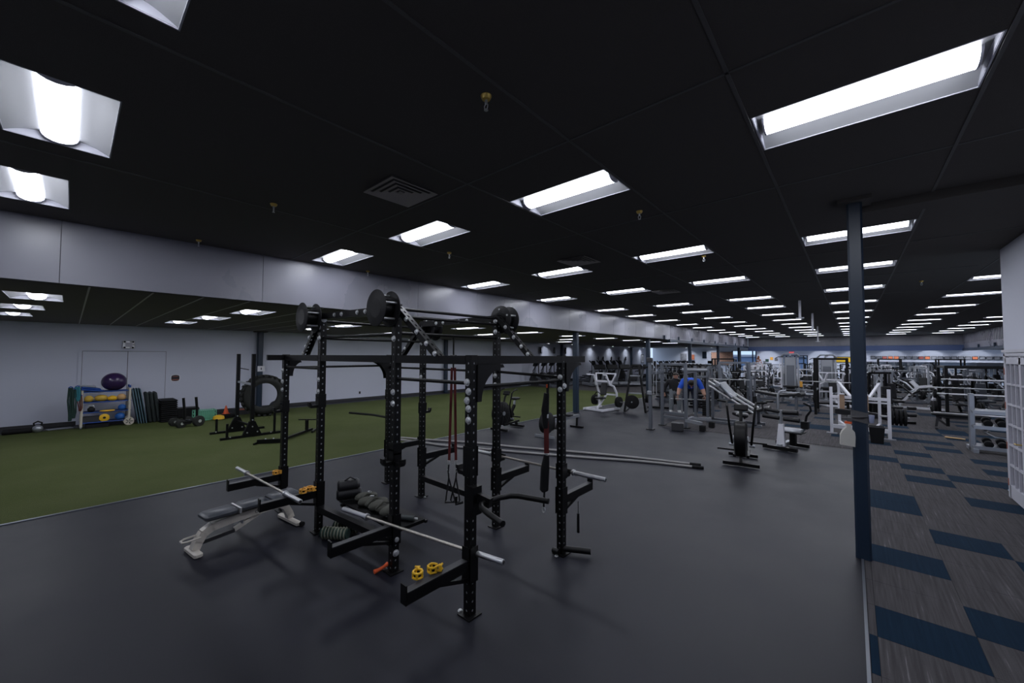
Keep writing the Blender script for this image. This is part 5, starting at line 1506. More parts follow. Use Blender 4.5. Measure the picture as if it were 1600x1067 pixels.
# wall monitors over the ellipticals
mon = thing('wall_monitor', 'small dark monitor on the left wall, first of the even row', 'monitor', (XL + 0.02, 33.6, 1.98), 0, 'monitors on the left wall')
MB().cbox((0.10, 0, 0), (0.07, 0.50, 0.40), 0.02, rz=0.5).build('body', 'black_plastic', mon)
MB().box((0.14, 0.02, 0), (0.012, 0.42, 0.32), rz=0.5).build('screen', 'screen_dark', mon)
MB().bar((0, 0, 0), (0.1, 0, 0), 0.05).build('wall_arm', 'dark_grey', mon)
for k, y in enumerate((34.6, 36.3, 38.0, 39.6, 41.2)):
    dup(mon, (XL + 0.02, y, 1.97 - (y - 33) * .005), 0, 'small dark monitor on the left wall, %s of the even row' % ORD[k + 1])
for k, (y, lb) in enumerate(((24.4, 'first larger dark screen high on the wall above the ellipticals'), (26.2, 'second larger dark screen high on the wall above the ellipticals'), (27.9, 'third larger dark screen high on the wall, half behind the column'))):
    dup(mon, (XL + 0.02, y, 2.66), 0, lb, 'large screens above the ellipticals', 1.25)
# downlights that wash the left wall and the far wall
dl = thing('downlight', 'x', 'downlight')
MB().lathe((0, 0, 0), (0, 0, -1), [(0, 0.11), (0.012, 0.11), (0.016, 0.08)], 18).build('trim_ring', 'trim_white', dl)
MB().cyl((0, 0, -0.015), (0, 0, -0.019), 0.075, n=18).build('lamp', 'downlight', dl)
def spot(x, y, z, e, parent):
    l = bpy.data.lights.new('spot', 'SPOT'); l.energy = e; l.spot_size = radians(140); l.spot_blend = 1.0; l.shadow_soft_size = 0.06; l.color = (0.86, 0.92, 1.0)
    o = bpy.data.objects.new('spot', l); COL.objects.link(o); o.location = (0, 0, -0.03); o.parent = parent
for k, y in enumerate((25.0, 28.5, 32.2, 36.0, 39.8, 43.6)):
    o = dl if k == 0 else dup(dl, (0, 0, 0))
    o.location = (XL + 0.42, y, LOW); o['label'] = 'small downlight washing the left wall, %s from the front' % ORD[k]; o['group'] = 'downlights by the left wall'
lights_par = [o for o in list(COL.objects) if o.name.startswith('downlight')]
left_n = len(lights_par)
for k, x in enumerate((-14.5, -11.8, -6.6, -2.2, 0.2, 2.6, 5.0, 7.4, 9.8)):
    z = LOW if x < XB else 3.16
    o = dup(dl, (x, 47.35, z), 0, 'small downlight washing the far wall, %s from its left end' % ORD[k], 'downlights by the far wall')
    lights_par.append(o)
for k, o in enumerate(lights_par):
    spot(0, 0, 0, 70 if k < left_n else 260, o)

# leg press with bright inclined rails
o = thing('leg_press', 'grey leg press with bright inclined rails behind the nearest air bike', 'leg press', (-2.95, 14.6, 0), 0)
for s in (-0.32, 0.32):
    for dz in (0.0, 0.14):
        MB().cyl((-0.72, s, 1.26 + dz), (0.62, s, 0.42 + dz), 0.035, n=12).build('rail', 'chrome', o)
    MB().bar((-0.75, s, 0.05), (-0.75, s, 1.3), 0.08).bar((-0.8, s, 0.05), (0.8, s, 0.05), 0.08).bar((0.62, s, 0.05), (0.62, s, 0.5), 0.08).build('frame', 'grey_paint', o)
MB().cbox((-0.2, 0, 1.1), (0.1, 0.8, 0.6), 0.03, ry=-0.7).build('foot_plate', 'grey_paint', o)
MB().cbox((0.62, 0, 0.5), (0.75, 0.5, 0.1), 0.03, ry=-0.35).build('backrest', 'pad_black', o)
MB().cbox((0.15, 0, 0.32), (0.4, 0.5, 0.1), 0.03, ry=0.3).build('seat', 'pad_black', o)
for s in (1,):
    MB().cyl((-0.25, s * 0.35, 1.02), (-0.25, s * 0.75, 1.02), 0.03).build('plate_horn', 'chrome', o)
    MB().lathe((-0.25, s * 0.5, 1.02), (0, s, 0), [(0, 0.17), (0.01, 0.2), (0.07, 0.2), (0.08, 0.17)], 20).build('weight_plate', 'black_rubber', o)
MB().cyl((-0.4, -0.5, 1.3), (-0.4, 0.5, 1.3), 0.06, n=14).build('stop_bar', 'silver_paint', o)
# second grey frame behind the leg press
o = make_cage('grey rack with a bar behind the leg press', 'grey_paint', 1.1, 1.0, 2.0); o.location = (-3.9, 19.2, 0); o.rotation_euler.z = 0.25
# leg curl benches with black pads
def make_legcurl(label):
    o = thing('leg_curl', label, 'machine')
    MB().cbox((-0.2, 0, 0.78), (0.9, 0.42, 0.10), 0.03, ry=0.12).cbox((0.5, 0, 0.78), (0.6, 0.42, 0.1), 0.03, ry=-0.15).build('pad', 'pad_black', o)
    MB().bar((-0.7, -0.25, 0.05), (0.8, -0.25, 0.05), 0.07).bar((-0.7, 0.25, 0.05), (0.8, 0.25, 0.05), 0.07).build('base', 'grey_paint', o)
    for x in (-0.55, 0.1, 0.7):
        MB().bar((x, 0, 0.06), (x, 0, 0.72), 0.08).build('post', 'grey_paint', o)
    MB().tube([(0.2, -0.3, 0.15), (0.2, -0.3, 0.8), (0.28, -0.28, 0.92), (0.45, -0.25, 0.95)], 0.04).build('arm', 'silver_paint', o)
    MB().cyl((0.85, -0.3, 0.82), (0.85, 0.3, 0.82), 0.08, n=14).build('roller_pad', 'pad_black', o)
    ws = MB()
    for k in range(9): ws.box((-0.75, 0.0, 0.12 + k * 0.06), (0.16, 0.36, 0.05))
    ws.build('weight_stack', 'black_plastic', o)
    MB().bar((-0.75, -0.2, 0.05), (-0.75, -0.2, 1.4), 0.07).bar((-0.75, 0.2, 0.05), (-0.75, 0.2, 1.4), 0.07).bar((-0.75, -.2, 1.4), (-.75, .2, 1.4), .07).build('tower', 'grey_paint', o)
    return o
lc = make_legcurl('leg curl machine with long black pads behind the stretch machine'); lc.location = (-2.3, 18.2, 0); lc.rotation_euler.z = -0.15
# cable towers by the far door
tw = make_tower('left grey cable tower in front of the far door'); tw.location = (-2.5, 25.6, 0); tw.rotation_euler.z = 0.1; tw.scale = (1.3, 1.1, 1.03)
dup(tw, (-1.0, 26.0, 0), -0.05, 'right grey cable tower in front of the far door', None, (1.3, 1.1, 1.0))
o = thing('step_stool', 'low grey two-step platform between the cable towers', 'step stool', (-1.75, 25.5, 0))
for k, (y, z, d) in enumerate(((0.25, 0.75, 0.3), (0.0, 0.48, 0.3), (-0.25, 0.24, 0.3))):
    MB().cbox((0, y, z), (0.46, d, 0.05), 0.01).build('tread', 'silver_paint', o)
for x in (-0.21, 0.21):
    MB().bar((x, -0.4, 0.02), (x, 0.38, 0.75), 0.05).bar((x, 0.38, 0.02), (x, 0.38, 0.75), 0.05).build('side_frame', 'grey_paint', o)
o = thing('towel_flag', 'small orange towel on the left cable tower', 'towel', (-2.0, 25.0, 0.72))
MB().cbox((0, 0, 0.1), (0.12, 0.03, 0.32), 0.01).build('cloth', 'amber', o)
# black cage left of the column
o = make_cage('black power cage just left of the near blue column', 'black_powder', 0.95, 1.5, 2.15); o.location = (-0.62, 19.9, 0)
o.scale = (1, 1, 1.02)
lw = make_lever('white lever machine seen inside the black cage left of the column', 'white_paint'); lw.location = (-0.62, 22.9, 0); lw.rotation_euler.z = 0.4
# low incline bench left of the black cage
fb = make_bench('low silver bench on the carpet left of the black cage', 'grey_paint', 'silver_paint', 0.0); fb.location = (-1.9, 22.6, 0); fb.rotation_euler.z = radians(70); fb.scale = (1.2, 1.2, 1.1)
# white bench press station with wooden guards
WB = thing('press_station', 'white steel press station with brown guards behind the near blue column', 'bench', (0.13, 15.4, 0))
for (x, y, h) in ((-0.48, 14.75, 1.36), (0.73, 14.62, 1.36), (-0.33, 16.1, 1.45), (0.60, 16.2, 1.45)):
    MB().bar((x, y, 0.02), (x, y, h), 0.07).build('upright', 'white_paint', WB, world=True)
    MB().box((x, y, 0.015), (0.24, 0.12, 0.03)).build('foot_plate', 'silver_paint', WB, world=True)
MB().bar((-0.48, 14.75, 1.08), (0.73, 14.62, 1.08), 0.08).bar((-0.48, 14.75, 0.98), (0.73, 14.62, 0.98), 0.04).bar((-0.45, 14.8, 0.22), (0.7, 14.68, 0.22), 0.10).build('crossbar', 'white_paint', WB, world=True)
for (a, b) in (((-0.33, 16.1, 1.42), (-0.05, 14.75, 1.1)), ((0.60, 16.2, 1.42), (0.34, 14.68, 1.1)), ((-0.33, 16.1, 0.2), (-0.1, 14.75, 0.2)), ((0.60, 16.2, 0.2), (0.4, 14.68, 0.22))):
    MB().bar(a, b, 0.06).build('brace', 'white_paint', WB, world=True)
for x in (-0.235, 0.265):
    MB().box((x, 14.62, 0.95), (0.11, 0.05, 0.42)).build('wooden_guard', 'wood', WB, world=True)
    MB().box((x, 14.61, 0.72), (0.13, 0.07, 0.03)).box((x, 14.61, 1.18), (0.13, 0.07, 0.03)).build('guard_cap', 'white_paint', WB, world=True)
MB().cbox((0.05, 14.55, 0.66), (0.9, 0.14, 0.16), 0.03, ry=0.06).build('pad', 'pad_black', WB, world=True)
MB().cbox((0.1, 15.4, 0.48), (0.3, 1.1, 0.08), 0.03).build('bench_pad', 'pad_black', WB, world=True)
MB().bar((0.1, 14.9, 0.25), (0.1, 15.8, 0.44), 0.06).build('bench_leg', 'white_paint', WB, world=True)
for k in range(4):
    MB().lathe((0.82 + 0.09 * k, 16.0, 0.48), (1, 0, 0), [(0, 0.2), (0.01, 0.24), (0.06, 0.24), (0.07, 0.2)], 22).build('weight_plate', 'black_rubber', WB, world=True)
MB().cyl((0.6, 16.0, 0.48), (1.22, 16.0, 0.48), 0.03).build('plate_horn', 'chrome', WB, world=True)
o = thing('waste_bin', 'small black bin under the right side of the white press station', 'bin', (0.45, 13.95, 0))
MB().prism([(-0.12, -0.1, 0), (0.12, -0.1, 0), (0.12, 0.1, 0), (-0.12, 0.1, 0)], (0, 0, 0.02)).build('base', 'black_plastic', o)
vs = [(-0.12, -0.1, 0.0), (0.12, -0.1, 0.0), (0.12, 0.1, 0.0), (-0.12, 0.1, 0.0), (-0.155, -0.13, 0.42), (0.155, -0.13, 0.42), (0.155, 0.13, 0.42), (-0.155, 0.13, 0.42)]
MB().add(vs, [(0, 1, 5, 4), (1, 2, 6, 5), (2, 3, 7, 6), (3, 0, 4, 7)]).build('body', 'black_plastic', o)
MB().tube([(-0.155, -0.13, 0.42), (0.155, -0.13, 0.42), (0.155, 0.13, 0.42), (-0.155, 0.13, 0.42)], 0.014, 6, closed=True).build('rim', 'dark_grey', o)
# towel band, spray bottle, cup on the near column
o = thing('holder_strap', 'dark grey strap wrapped around the near blue column', 'strap', (0.055, 5.93, 1.575))
MB().tube([(0.085 * cos(a) * (1.15 if abs(cos(a)) > .5 else 1.0), 0.085 * sin(a) * 1.1, 0.045 * 0 + 0.012 * cos(a)) for a in [i * 2 * pi / 20 for i in range(20)]], 0.012, 6, closed=True).build('edge', 'towel_grey', o)
vs = []; fs = []
nn = 24
for z in (-0.06, 0.06):
    for i in range(nn):
        a = 2 * pi * i / nn
        k = 0.078 / max(abs(cos(a)), abs(sin(a))) if True else 0
        k = min(k, 0.098)
        vs.append((k * cos(a), k * sin(a), z - 0.02 * cos(a)))
for i in range(nn):
    j = (i + 1) % nn
    fs.append((i, j, nn + j, nn + i))
MB().add(vs, fs).build('band', 'towel_grey', o)
o = thing('spray_bottle', 'pale spray bottle with orange collar hanging on the near blue column', 'spray bottle', (-0.045, 5.785, 1.26), radians(8))
MB().prism([(-0.075, -0.035, 0.0), (0.05, -0.035, -0.012), (0.055, -0.035, 0.10), (0.05, -0.035, 0.15), (0.022, -0.035, 0.19), (0.022, -0.035, 0.235), (-0.02, -0.035, 0.24), (-0.02, -0.035, 0.20), (-0.055, -0.035, 0.155), (-0.072, -0.035, 0.11)], (0, 0.07, 0)).build('bottle', 'spray_white', o)
MB().cyl((0.0, 0, 0.238), (0.0, 0, 0.262), 0.032, n=14).build('collar', 'orange_plastic', o)
MB().cbox((0.01, 0, 0.285), (0.045, 0.05, 0.05), 0.01).bar((-0.01, 0, 0.29), (-0.06, 0, 0.285), 0.025).build('trigger_head', 'towel_grey', o)
o = thing('small_cup', 'small pale cup clipped to the right side of the near column', 'cup', (0.150, 5.87, 1.515))
MB().lathe((0, 0, 0), (0, 0, 1), [(0, 0.018), (0.005, 0.021), (0.075, 0.026), (0.079, 0.024)], 14).build('body', 'paper_blue', o)
MB().lathe((0, 0, 0.077), (0, 0, 1), [(0, 0.026), (0.008, 0.026)], 14).build('rim', 'paper_blue', o)

# dumbbell shelf close to the french door
SH = thing('dumbbell_rack', 'long silver dumbbell rack with sloping shelves beside the french door', 'rack', (3.2, 14.25, 0))
for x in (2.14, 4.4):
    MB().cbox((x, 14.35, 0.69), (0.09, 0.16, 1.36), 0.01).build('upright', 'silver_paint', SH, world=True)
    MB().bar((x, 14.0, 0.05), (x, 14.75, 0.05), 0.09).build('foot', 'silver_paint', SH, world=True)
for z, d in ((0.97, 0.24), (0.62, 0.3), (0.14, 0.3)):
    MB().box((3.25, 14.25, z), (2.25, d, 0.03), rx=0.25).box((3.25, 14.10, z - 0.02), (2.25, 0.03, 0.08)).build('shelf', 'silver_paint', SH, world=True)
db = thing('dumbbell', 'black round dumbbell on the silver rack by the french door', 'dumbbell', (0, 0, 0), 0, 'dumbbells on the silver rack')
MB().cyl((0, -0.07, 0), (0, 0.07, 0), 0.017).build('handle', 'chrome', db)
for s in (-1, 1):
    MB().lathe((0, s * 0.06, 0), (0, s, 0), [(0, 0.06), (0.01, 0.075), (0.08, 0.075), (0.09, 0.06)], 16).build('head', 'black_rubber', db)
first = True
for z in (0.725, 0.25):
    for k in range(8):
        o = db if first else copy_tree(db)
        first = False
        o.location = (2.36 + 0.21 * k, 14.28, 0.722 if z > .5 else 0.242)
        o.rotation_euler.x = 0.25
        o['label'] = 'black round dumbbell, %s from the left on the %s shelf of the silver rack' % (ORD[k], 'middle' if z > .5 else 'lowest')
MB().tube([(2.3, 14.2, 0.5), (2.45, 14.12, 0.40), (2.65, 14.1, 0.38), (2.85, 14.12, 0.44), (3.0, 14.2, 0.52)], 0.012).build('hanging_cord', 'silver_paint', SH, world=True)
o = thing('steel_bar', 'short gold coloured bar lying on the carpet by the silver dumbbell rack', 'bar', (2.08, 16.05, 0.0), radians(-18))
MB().lathe((-0.19, 0, 0.022), (1, 0, 0), [(0, 0.016), (0.004, 0.022), (0.376, 0.022), (0.38, 0.016)], 12).build('bar', 'gold_bar', o)
MB().lathe((0.15, 0, 0.022), (1, 0, 0), [(0, 0.0235), (0.01, 0.0235)], 12).build('end_ring', 'worn_steel', o)
# black multi rack and its bars
o = make_cage('wide black rack with several bars left of the silver dumbbell rack', 'black_powder', 1.5, 1.5, 1.95); o.location = (3.05, 19.6, 0)
for k, (z, x0, x1) in enumerate(((1.52, 2.2, 4.4), (1.05, 2.1, 4.0), (0.42, 2.0, 4.1))):
    for sx in (-0.75, 0.75):
        MB().box((sx, -0.80, z - 0.045), (0.06, 0.14, 0.03)).box((sx, -0.87, z - 0.02), (0.06, 0.012, 0.06)).build('bar_hook', 'black_powder', o)
    b = thing('barbell', ('top pale', 'middle pale', 'lowest pale')[k] + ' bar on the wide black rack', 'barbell', ((x0 + x1) / 2, 18.795, z))
    MB().cyl((x0 - (x0 + x1) / 2, 0, 0), ((x1 - x0) / 2, 0, 0), 0.024).build('shaft', 'white_paint', b)
    MB().cyl((-(x1 - x0) / 2 - .02, 0, 0), (-(x1 - x0) / 2 + .15, 0, 0), 0.032).build('sleeve', 'chrome', b)
o = make_bench('black bench in front of the wide black rack', 'dark_grey', 'pad_black'); o.location = (2.55, 18.0, 0); o.rotation_euler.z = 1.5
# white Y-frame bench
YB = thing('incline_bench', 'white Y-shaped steel press frame beside the black rack', 'bench', (2.0, 24.0, 0), radians(-10))
MB().bar((-0.7, 0, 0.05), (0.9, 0, 0.05), 0.09).bar((-.7, -.35, .05), (-.7, .35, .05), .08).build('base', 'white_paint', YB)
for s in (-0.3, 0.3):
    MB().bar((-0.5, s, 0.1), (0.1, s, 0.95), 0.08).bar((0.1, s, 0.95), (-0.1, s, 1.2), 0.07).bar((0.1, s, 0.95), (0.7, s, 1.05), 0.08).bar((0.45, s, 0.05), (0.68, s, 1.05), 0.08).build('frame', 'white_paint', YB)
for z in (0.5, 0.75, 1.22):
    MB().cyl((0.55, -0.7, z), (0.55, 0.7, z), 0.03).build('bar_holder', 'white_paint', YB)
MB().cbox((-0.1, 0, 0.62), (0.7, 0.34, 0.09), 0.03, ry=-0.6).build('backrest', 'pad_black', YB)
MB().cbox((-0.55, 0, 0.42), (0.4, 0.34, 0.09), 0.03).build('seat', 'pad_black', YB)

# filler rows of machines, each placed by itself
sel_g = make_selector('x', 'silver_paint'); sel_w = make_selector('x', 'white_paint'); sel_d = make_selector('x', 'grey_paint', 'pad_navy')
bn2 = make_bench('x', 'grey_paint', 'pad_black')
cage_b = make_cage('x', 'black_powder', 1.2, 1.2, 2.1)
used2 = set()
used2.add('none')
def put(p, x, y, rz, label, group=None, s=None):
    return place(p, used2, x, y, rz, label, group, s)
row = [
 (sel_w, -4.3, 27.8, 0.3, 'white weight machine left of the shop window desk, nearest of three'), (sel_w, -3.0, 29.0, 0.2, 'white weight machine, middle of the three before the desk'), (sel_w, -4.6, 31.0, 0.2, 'white weight machine, rear of the three before the desk'),
 (sel_d, -5.9, 24.7, 0.6, 'dark grey weight machine behind the grey steel cage'), (sel_d, -6.9, 19.8, 0.9, 'dark grey weight machine behind the black weight tree'), (sel_d, -5.2, 20.6, -0.3, 'dark grey weight machine behind the two people'),
 (sel_g, -2.9, 31.4, 0.0, 'silver weight machine straight before the far door'), (sel_g, 1.2, 21.6, 0.4, 'silver weight machine right behind the white press station'),
 (sel_g, 0.55, 27.2, 0.2, 'silver weight machine at the right side of the column, second row'), (sel_g, 1.0, 31.0, -0.1, 'silver weight machine at the right side of the column, third row'),
 (sel_d, 3.9, 24.0, 0.3, 'dark weight machine behind the wide black rack, first row'), (sel_d, 4.6, 28.5, 0.2, 'dark weight machine behind the wide black rack, second row'),
 (sel_g, 2.7, 28.6, 0.0, 'silver weight machine behind the white Y-shaped bench'), (sel_g, 2.9, 32.6, 0.1, 'silver weight machine below the orange pictures'),
 (LEV_G, 2.1, 27.2, 0.3, 'grey lever machine beside the white Y-shaped bench'), (LEV_W, 0.3, 35.9, 0.1, 'distant white lever machine below the first pictures'), (LEV_G, 3.3, 37.0, 0.0, 'distant grey lever machine before the long mirror'),
 (LEV_W, -5.6, 33.5, 0.3, 'distant white lever machine before the brick wall'), (LEV_G, 6.4, 32.4, 0.4, 'grey lever machine before the right end of the long mirror'), (LEV_W, 5.0, 35.6, 0.1, 'white lever machine before the right half of the long mirror'),
 (bn2, 1.0, 23.9, 0.5, 'black bench between the white press station and the Y-shaped bench'), (bn2, 2.4, 30.0, 0.2, 'black bench in the third row right of the column'), (bn2, 4.0, 31.0, 1.2, 'black bench before the mirror'), (bn2, 0.2, 29.2, 1.0, 'small black bench hidden by the column'),
 (cage_b, 2.1, 40.5, 0.0, 'black cage before the left half of the long mirror'), (cage_b, 5.2, 41.0, 0.0, 'black cage before the right half of the long mirror'), (cage_b, -6.1, 27.4, 0.1, 'black cage behind the grey steel cage'),
 (sel_g, 1.15, 38.5, 0.0, 'silver weight machine right of the column before the mirror'), (sel_d, 4.0, 39.0, 0.1, 'dark weight machine before the middle of the mirror'), (sel_g, -5.9, 36.6, 0.2, 'silver weight machine before the brick wall'),
 (sel_w, 1.9, 37.0, 0.2, 'white weight machine before the left half of the mirror'), (bn2, 3.5, 26.3, 0.9, 'black bench between the Y-shaped bench and the black rack'), (sel_g, 5.6, 26.0, 0.3, 'silver weight machine at the far right behind the dumbbell rack'), (sel_d, 6.9, 29.6, 0.3, 'dark weight machine at the far right edge of the mirror'),
 (LEV_G, 4.9, 22.4, 0.2, 'grey lever machine just behind the wide black rack'), (sel_g, -6.3, 31.4, 0.4, 'silver weight machine behind the three white ones'), (bn2, -5.3, 22.6, 1.2, 'black bench behind the bending person'), (sel_d, -6.6, 29.2, .3, 'dark weight machine in front of the reception desk'),
]
used2.add(LEV_W.name); used2.add(LEV_G.name); used2.add(tw.name)
sel_b = make_selector('x', 'black_powder'); lev_b = make_lever('x', 'black_powder')
row += [(lev_b, -6.3, 17.0, 0.3, 'black lever machine just behind the black weight tree'), (sel_b, -5.2, 18.6, 0.2, 'black weight machine behind the standing person'), (sel_b, -7.4, 22.6, 0.6, 'black weight machine between the weight tree and the dumbbell rack'),
 (lev_b, 2.95, 21.6, 0.1, 'black lever machine directly behind the wide black rack'), (sel_b, 4.9, 20.4, 0.2, 'black weight machine right of the wide black rack'), (sel_b, 0.95, 19.0, 0.5, 'black weight machine with plates right behind the white press station'),
 (lev_b, -1.2, 29.2, 0.2, 'black lever machine between the two cable towers and the door'), (sel_b, 0.2, 25.4, 0.4, 'black weight machine right of the column, behind the press station'), (lev_b, -4.0, 21.9, 0.9, 'black lever machine left of the leg curl machine'),
 (lev_b, 1.7, 34.2, 0.1, 'black lever machine before the left half of the mirror'), (sel_b, 4.4, 33.0, 0.3, 'black weight machine before the left half of the mirror'), (sel_b, -2.2, 34.5, 0.3, 'black weight machine straight before the far glass door'),
 (sel_w, 0.35, 32.9, 0.3, 'white weight machine beside the column before the far wall'), (sel_w, 3.3, 35.3, 0.0, 'white weight machine before the middle of the mirror'), (sel_b, 6.6, 36.8, 0.3, 'black weight machine before the right end of the mirror')]
row += [
 (sel_b, -2.0, 36.5, -0.08, 'distant black weight machine between the glass door and the blue column, first by depth'),
 (sel_b, -0.5, 37.5, -0.16, 'distant black weight machine between the glass door and the blue column, second by depth'),
 (sel_b, -3.0, 39.5, 0.25, 'distant black weight machine between the glass door and the blue column, third by depth'),
 (sel_b, -2.5, 42.5, 0.11, 'distant black weight machine between the glass door and the blue column, fourth by depth'),
 (sel_w, -4.5, 26.0, 0.19, 'distant white weight machine between the glass door and the blue column, first by depth'),
 (sel_w, -1.5, 32.5, 0.48, 'distant white weight machine between the glass door and the blue column, second by depth'),
 (sel_w, -4.0, 37.5, 0.30, 'distant white weight machine between the glass door and the blue column, third by depth'),
 (sel_w, -1.0, 39.5, 0.31, 'distant white weight machine between the glass door and the blue column, fourth by depth'),
 (lev_b, -7.0, 35.0, 0.47, 'distant black lever machine left of the far glass door, first by depth'),
 (lev_b, -5.0, 40.5, 0.44, 'distant black lever machine left of the far glass door, second by depth'),
 (lev_b, -6.0, 42.0, 0.27, 'distant black lever machine left of the far glass door, third by depth'),
 (sel_g, -7.0, 39.5, -0.09, 'distant silver weight machine left of the far glass door, first by depth'),
 (sel_g, -7.0, 43.5, 0.06, 'distant silver weight machine left of the far glass door, second by depth'),
 (LEV_W, 2.5, 42.5, 0.28, 'distant white lever machine right of the blue column, first by depth'),
 (sel_d, 6.0, 24.0, 0.31, 'distant dark grey weight machine right of the blue column, first by depth'),
 (sel_d, 6.0, 38.5, 0.41, 'distant dark grey weight machine right of the blue column, second by depth'),
 (sel_g, 0.0, 43.0, 0.27, 'distant silver weight machine right of the blue column, first by depth'),
 (sel_g, 4.5, 43.5, 0.20, 'distant silver weight machine right of the blue column, second by depth'),
 (LEV_W, -2.0, 27.5, -0.17, 'distant white lever machine between the glass door and the blue column, first by depth'),
 (LEV_W, -4.0, 35.0, 0.16, 'distant white lever machine between the glass door and the blue column, second by depth'),
 (sel_d, -5.5, 38.5, -0.23, 'distant dark grey weight machine left of the far glass door, first by depth'),
 (lev_b, -1.0, 41.5, 0.18, 'distant black lever machine between the glass door and the blue column, first by depth'),
]
for p, x, y, rz, lb in row:
    put(p, x, y, rz, lb)
# two-tier dumbbell rack beyond the people
o = thing('dumbbell_rack', 'dark two-tier dumbbell rack behind the standing person', 'rack', (-7.6, 25.0, 0), radians(6))
for x in (-0.95, 0.95):
    MB().bar((x, 0, 0.0), (x, 0.15, 1.75), 0.08).build('upright', 'dark_grey', o)
for z in (0.75, 1.15, 1.55):
    MB().box((0, -0.02, z), (1.95, 0.36, 0.04), rx=0.3).build('shelf', 'dark_grey', o)
MB().bar((-0.95, 0.12, 1.78), (0.95, 0.12, 1.78), 0.05).build('top_rail', 'white_paint', o)
for z in (1.24, 1.64):
    for k in range(8):
        c = copy_tree(db); c.location = (-7.6 - 0.75 + 0.21 * k, 24.90 + .02 * k, z + 0.03); c.rotation_euler = (0.3, 0, 0)
        c['label'] = 'black round dumbbell, %s from the left on the %s tier of the dark rack' % (ORD[k], 'top' if z > 1.5 else 'lower'); c['group'] = 'dumbbells on the dark rack'

# ---- far wall: shop window, door, mirror, pictures, desk
wd = tag(MB().box(((WX0 + WX1) / 2, YW + 0.06, WZ0 + 0.03), (WX1 - WX0, 0.14, 0.06)).build('window_1', 'column_blue'), kind='structure')
MB().box(((WX0 + WX1) / 2, YW + 0.06, WZ1 - 0.03), (WX1 - WX0, 0.14, 0.06)).build('frame', 'column_blue', wd)
for x in (WX0 + .04, -9.1, -7.95, WX1 - .04):
    MB().box((x, YW + 0.06, (WZ0 + WZ1) / 2), (0.1, 0.14, WZ1 - WZ0)).build('mullion', 'column_blue', wd)
for a, b in ((WX0 + .09, -9.15), (-9.05, -8.0), (-7.9, WX1 - .09)):
    MB().box(((a + b) / 2, YW + 0.08, (WZ0 + WZ1) / 2), (b - a, 0.012, WZ1 - WZ0 - .12)).build('pane', 'window_glass', wd)
dr = tag(MB().box(((DX0 + DX1) / 2, YW + 0.06, DZ - 0.04), (DX1 - DX0, 0.14, 0.08)).build('door_3', 'column_blue'), kind='structure')
MB().box(((DX0 + DX1) / 2, YW + 0.06, 2.0), (DX1 - DX0, 0.1, 0.07)).build('transom', 'column_blue', dr)
for x in (DX0 + .05, -5.0, -4.3, -3.6, DX1 - .05):
    MB().box((x, YW + 0.06, DZ / 2), (0.1, 0.14, DZ)).build('frame', 'column_blue', dr)
for a, b in ((DX0 + .1, -5.05), (-4.95, -4.35), (-4.25, -3.65), (-3.55, DX1 - .1)):
    MB().box(((a + b) / 2, YW + 0.08, 1.08), (b - a, 0.012, 1.76)).build('pane', 'window_glass', dr)
    MB().box(((a + b) / 2, YW + 0.08, 2.15), (b - a, 0.012, 0.24)).build('pane', 'window_glass', dr)
    MB().box(((a + b) / 2, YW + 0.07, 0.9), (b - a, 0.06, 0.06)).build('push_bar', 'chrome', dr)
ex = thing('exit_sign', 'glowing red EXIT sign above the far glass door', 'sign', (-4.55, YW - 0.03, 2.62))
MB().cbox((0, 0, 0), (0.42, 0.05, 0.2), 0.01).build('housing', 'trim_white', ex)
text('EXIT', 0.2, 'exit_red', ex, (0, -0.03, 0), (pi / 2, 0, 0), 'lettering', 0.004)
mr = thing('wall_mirror', 'long mirror along the far wall below the row of pictures', 'mirror', (6.2, YW - 0.02, 1.02))
for k in range(8):
    MB().box((-4.55 + 1.3 * k, 0, 0), (1.29, 0.02, 1.55)).build('mirror_panel', 'mirror', mr)
MB().box((0, -0.01, 0.79), (10.4, 0.03, 0.03)).build('edge', 'trim_white', mr)
pf = {}
for k in range(26):
    m = ('picture_grey', 'picture_grey', 'picture_red', 'picture_warm', 'picture_warm', 'picture_grey')[k % 6] if k < 10 or 15 < k < 19 else 'picture_grey'
    if m not in pf:
        q = thing('picture_frame', 'small dark framed picture in the row above the mirror', 'picture', (0, 0, 0), 0, 'framed pictures above the mirror')
        MB().box((0, 0, 0), (0.33, 0.03, 0.26)).build('frame', 'black_plastic', q)
        MB().box((0, -0.016, 0), (0.27, 0.006, 0.2)).build('print', m, q)
        if m != 'picture_grey':
            q['label'] = 'small framed picture with warm red print in the row above the mirror'; q['group'] = 'warm pictures above the mirror'
        pf[m] = q
    else:
        q = copy_tree(pf[m])
    q.location = (1.45 + 0.375 * k, YW - 0.03, 2.16)
    q['label'] = 'small framed picture%s, %s from the left above the long mirror' % ('' if m == 'picture_grey' else ' with warm red print', ORD[k])
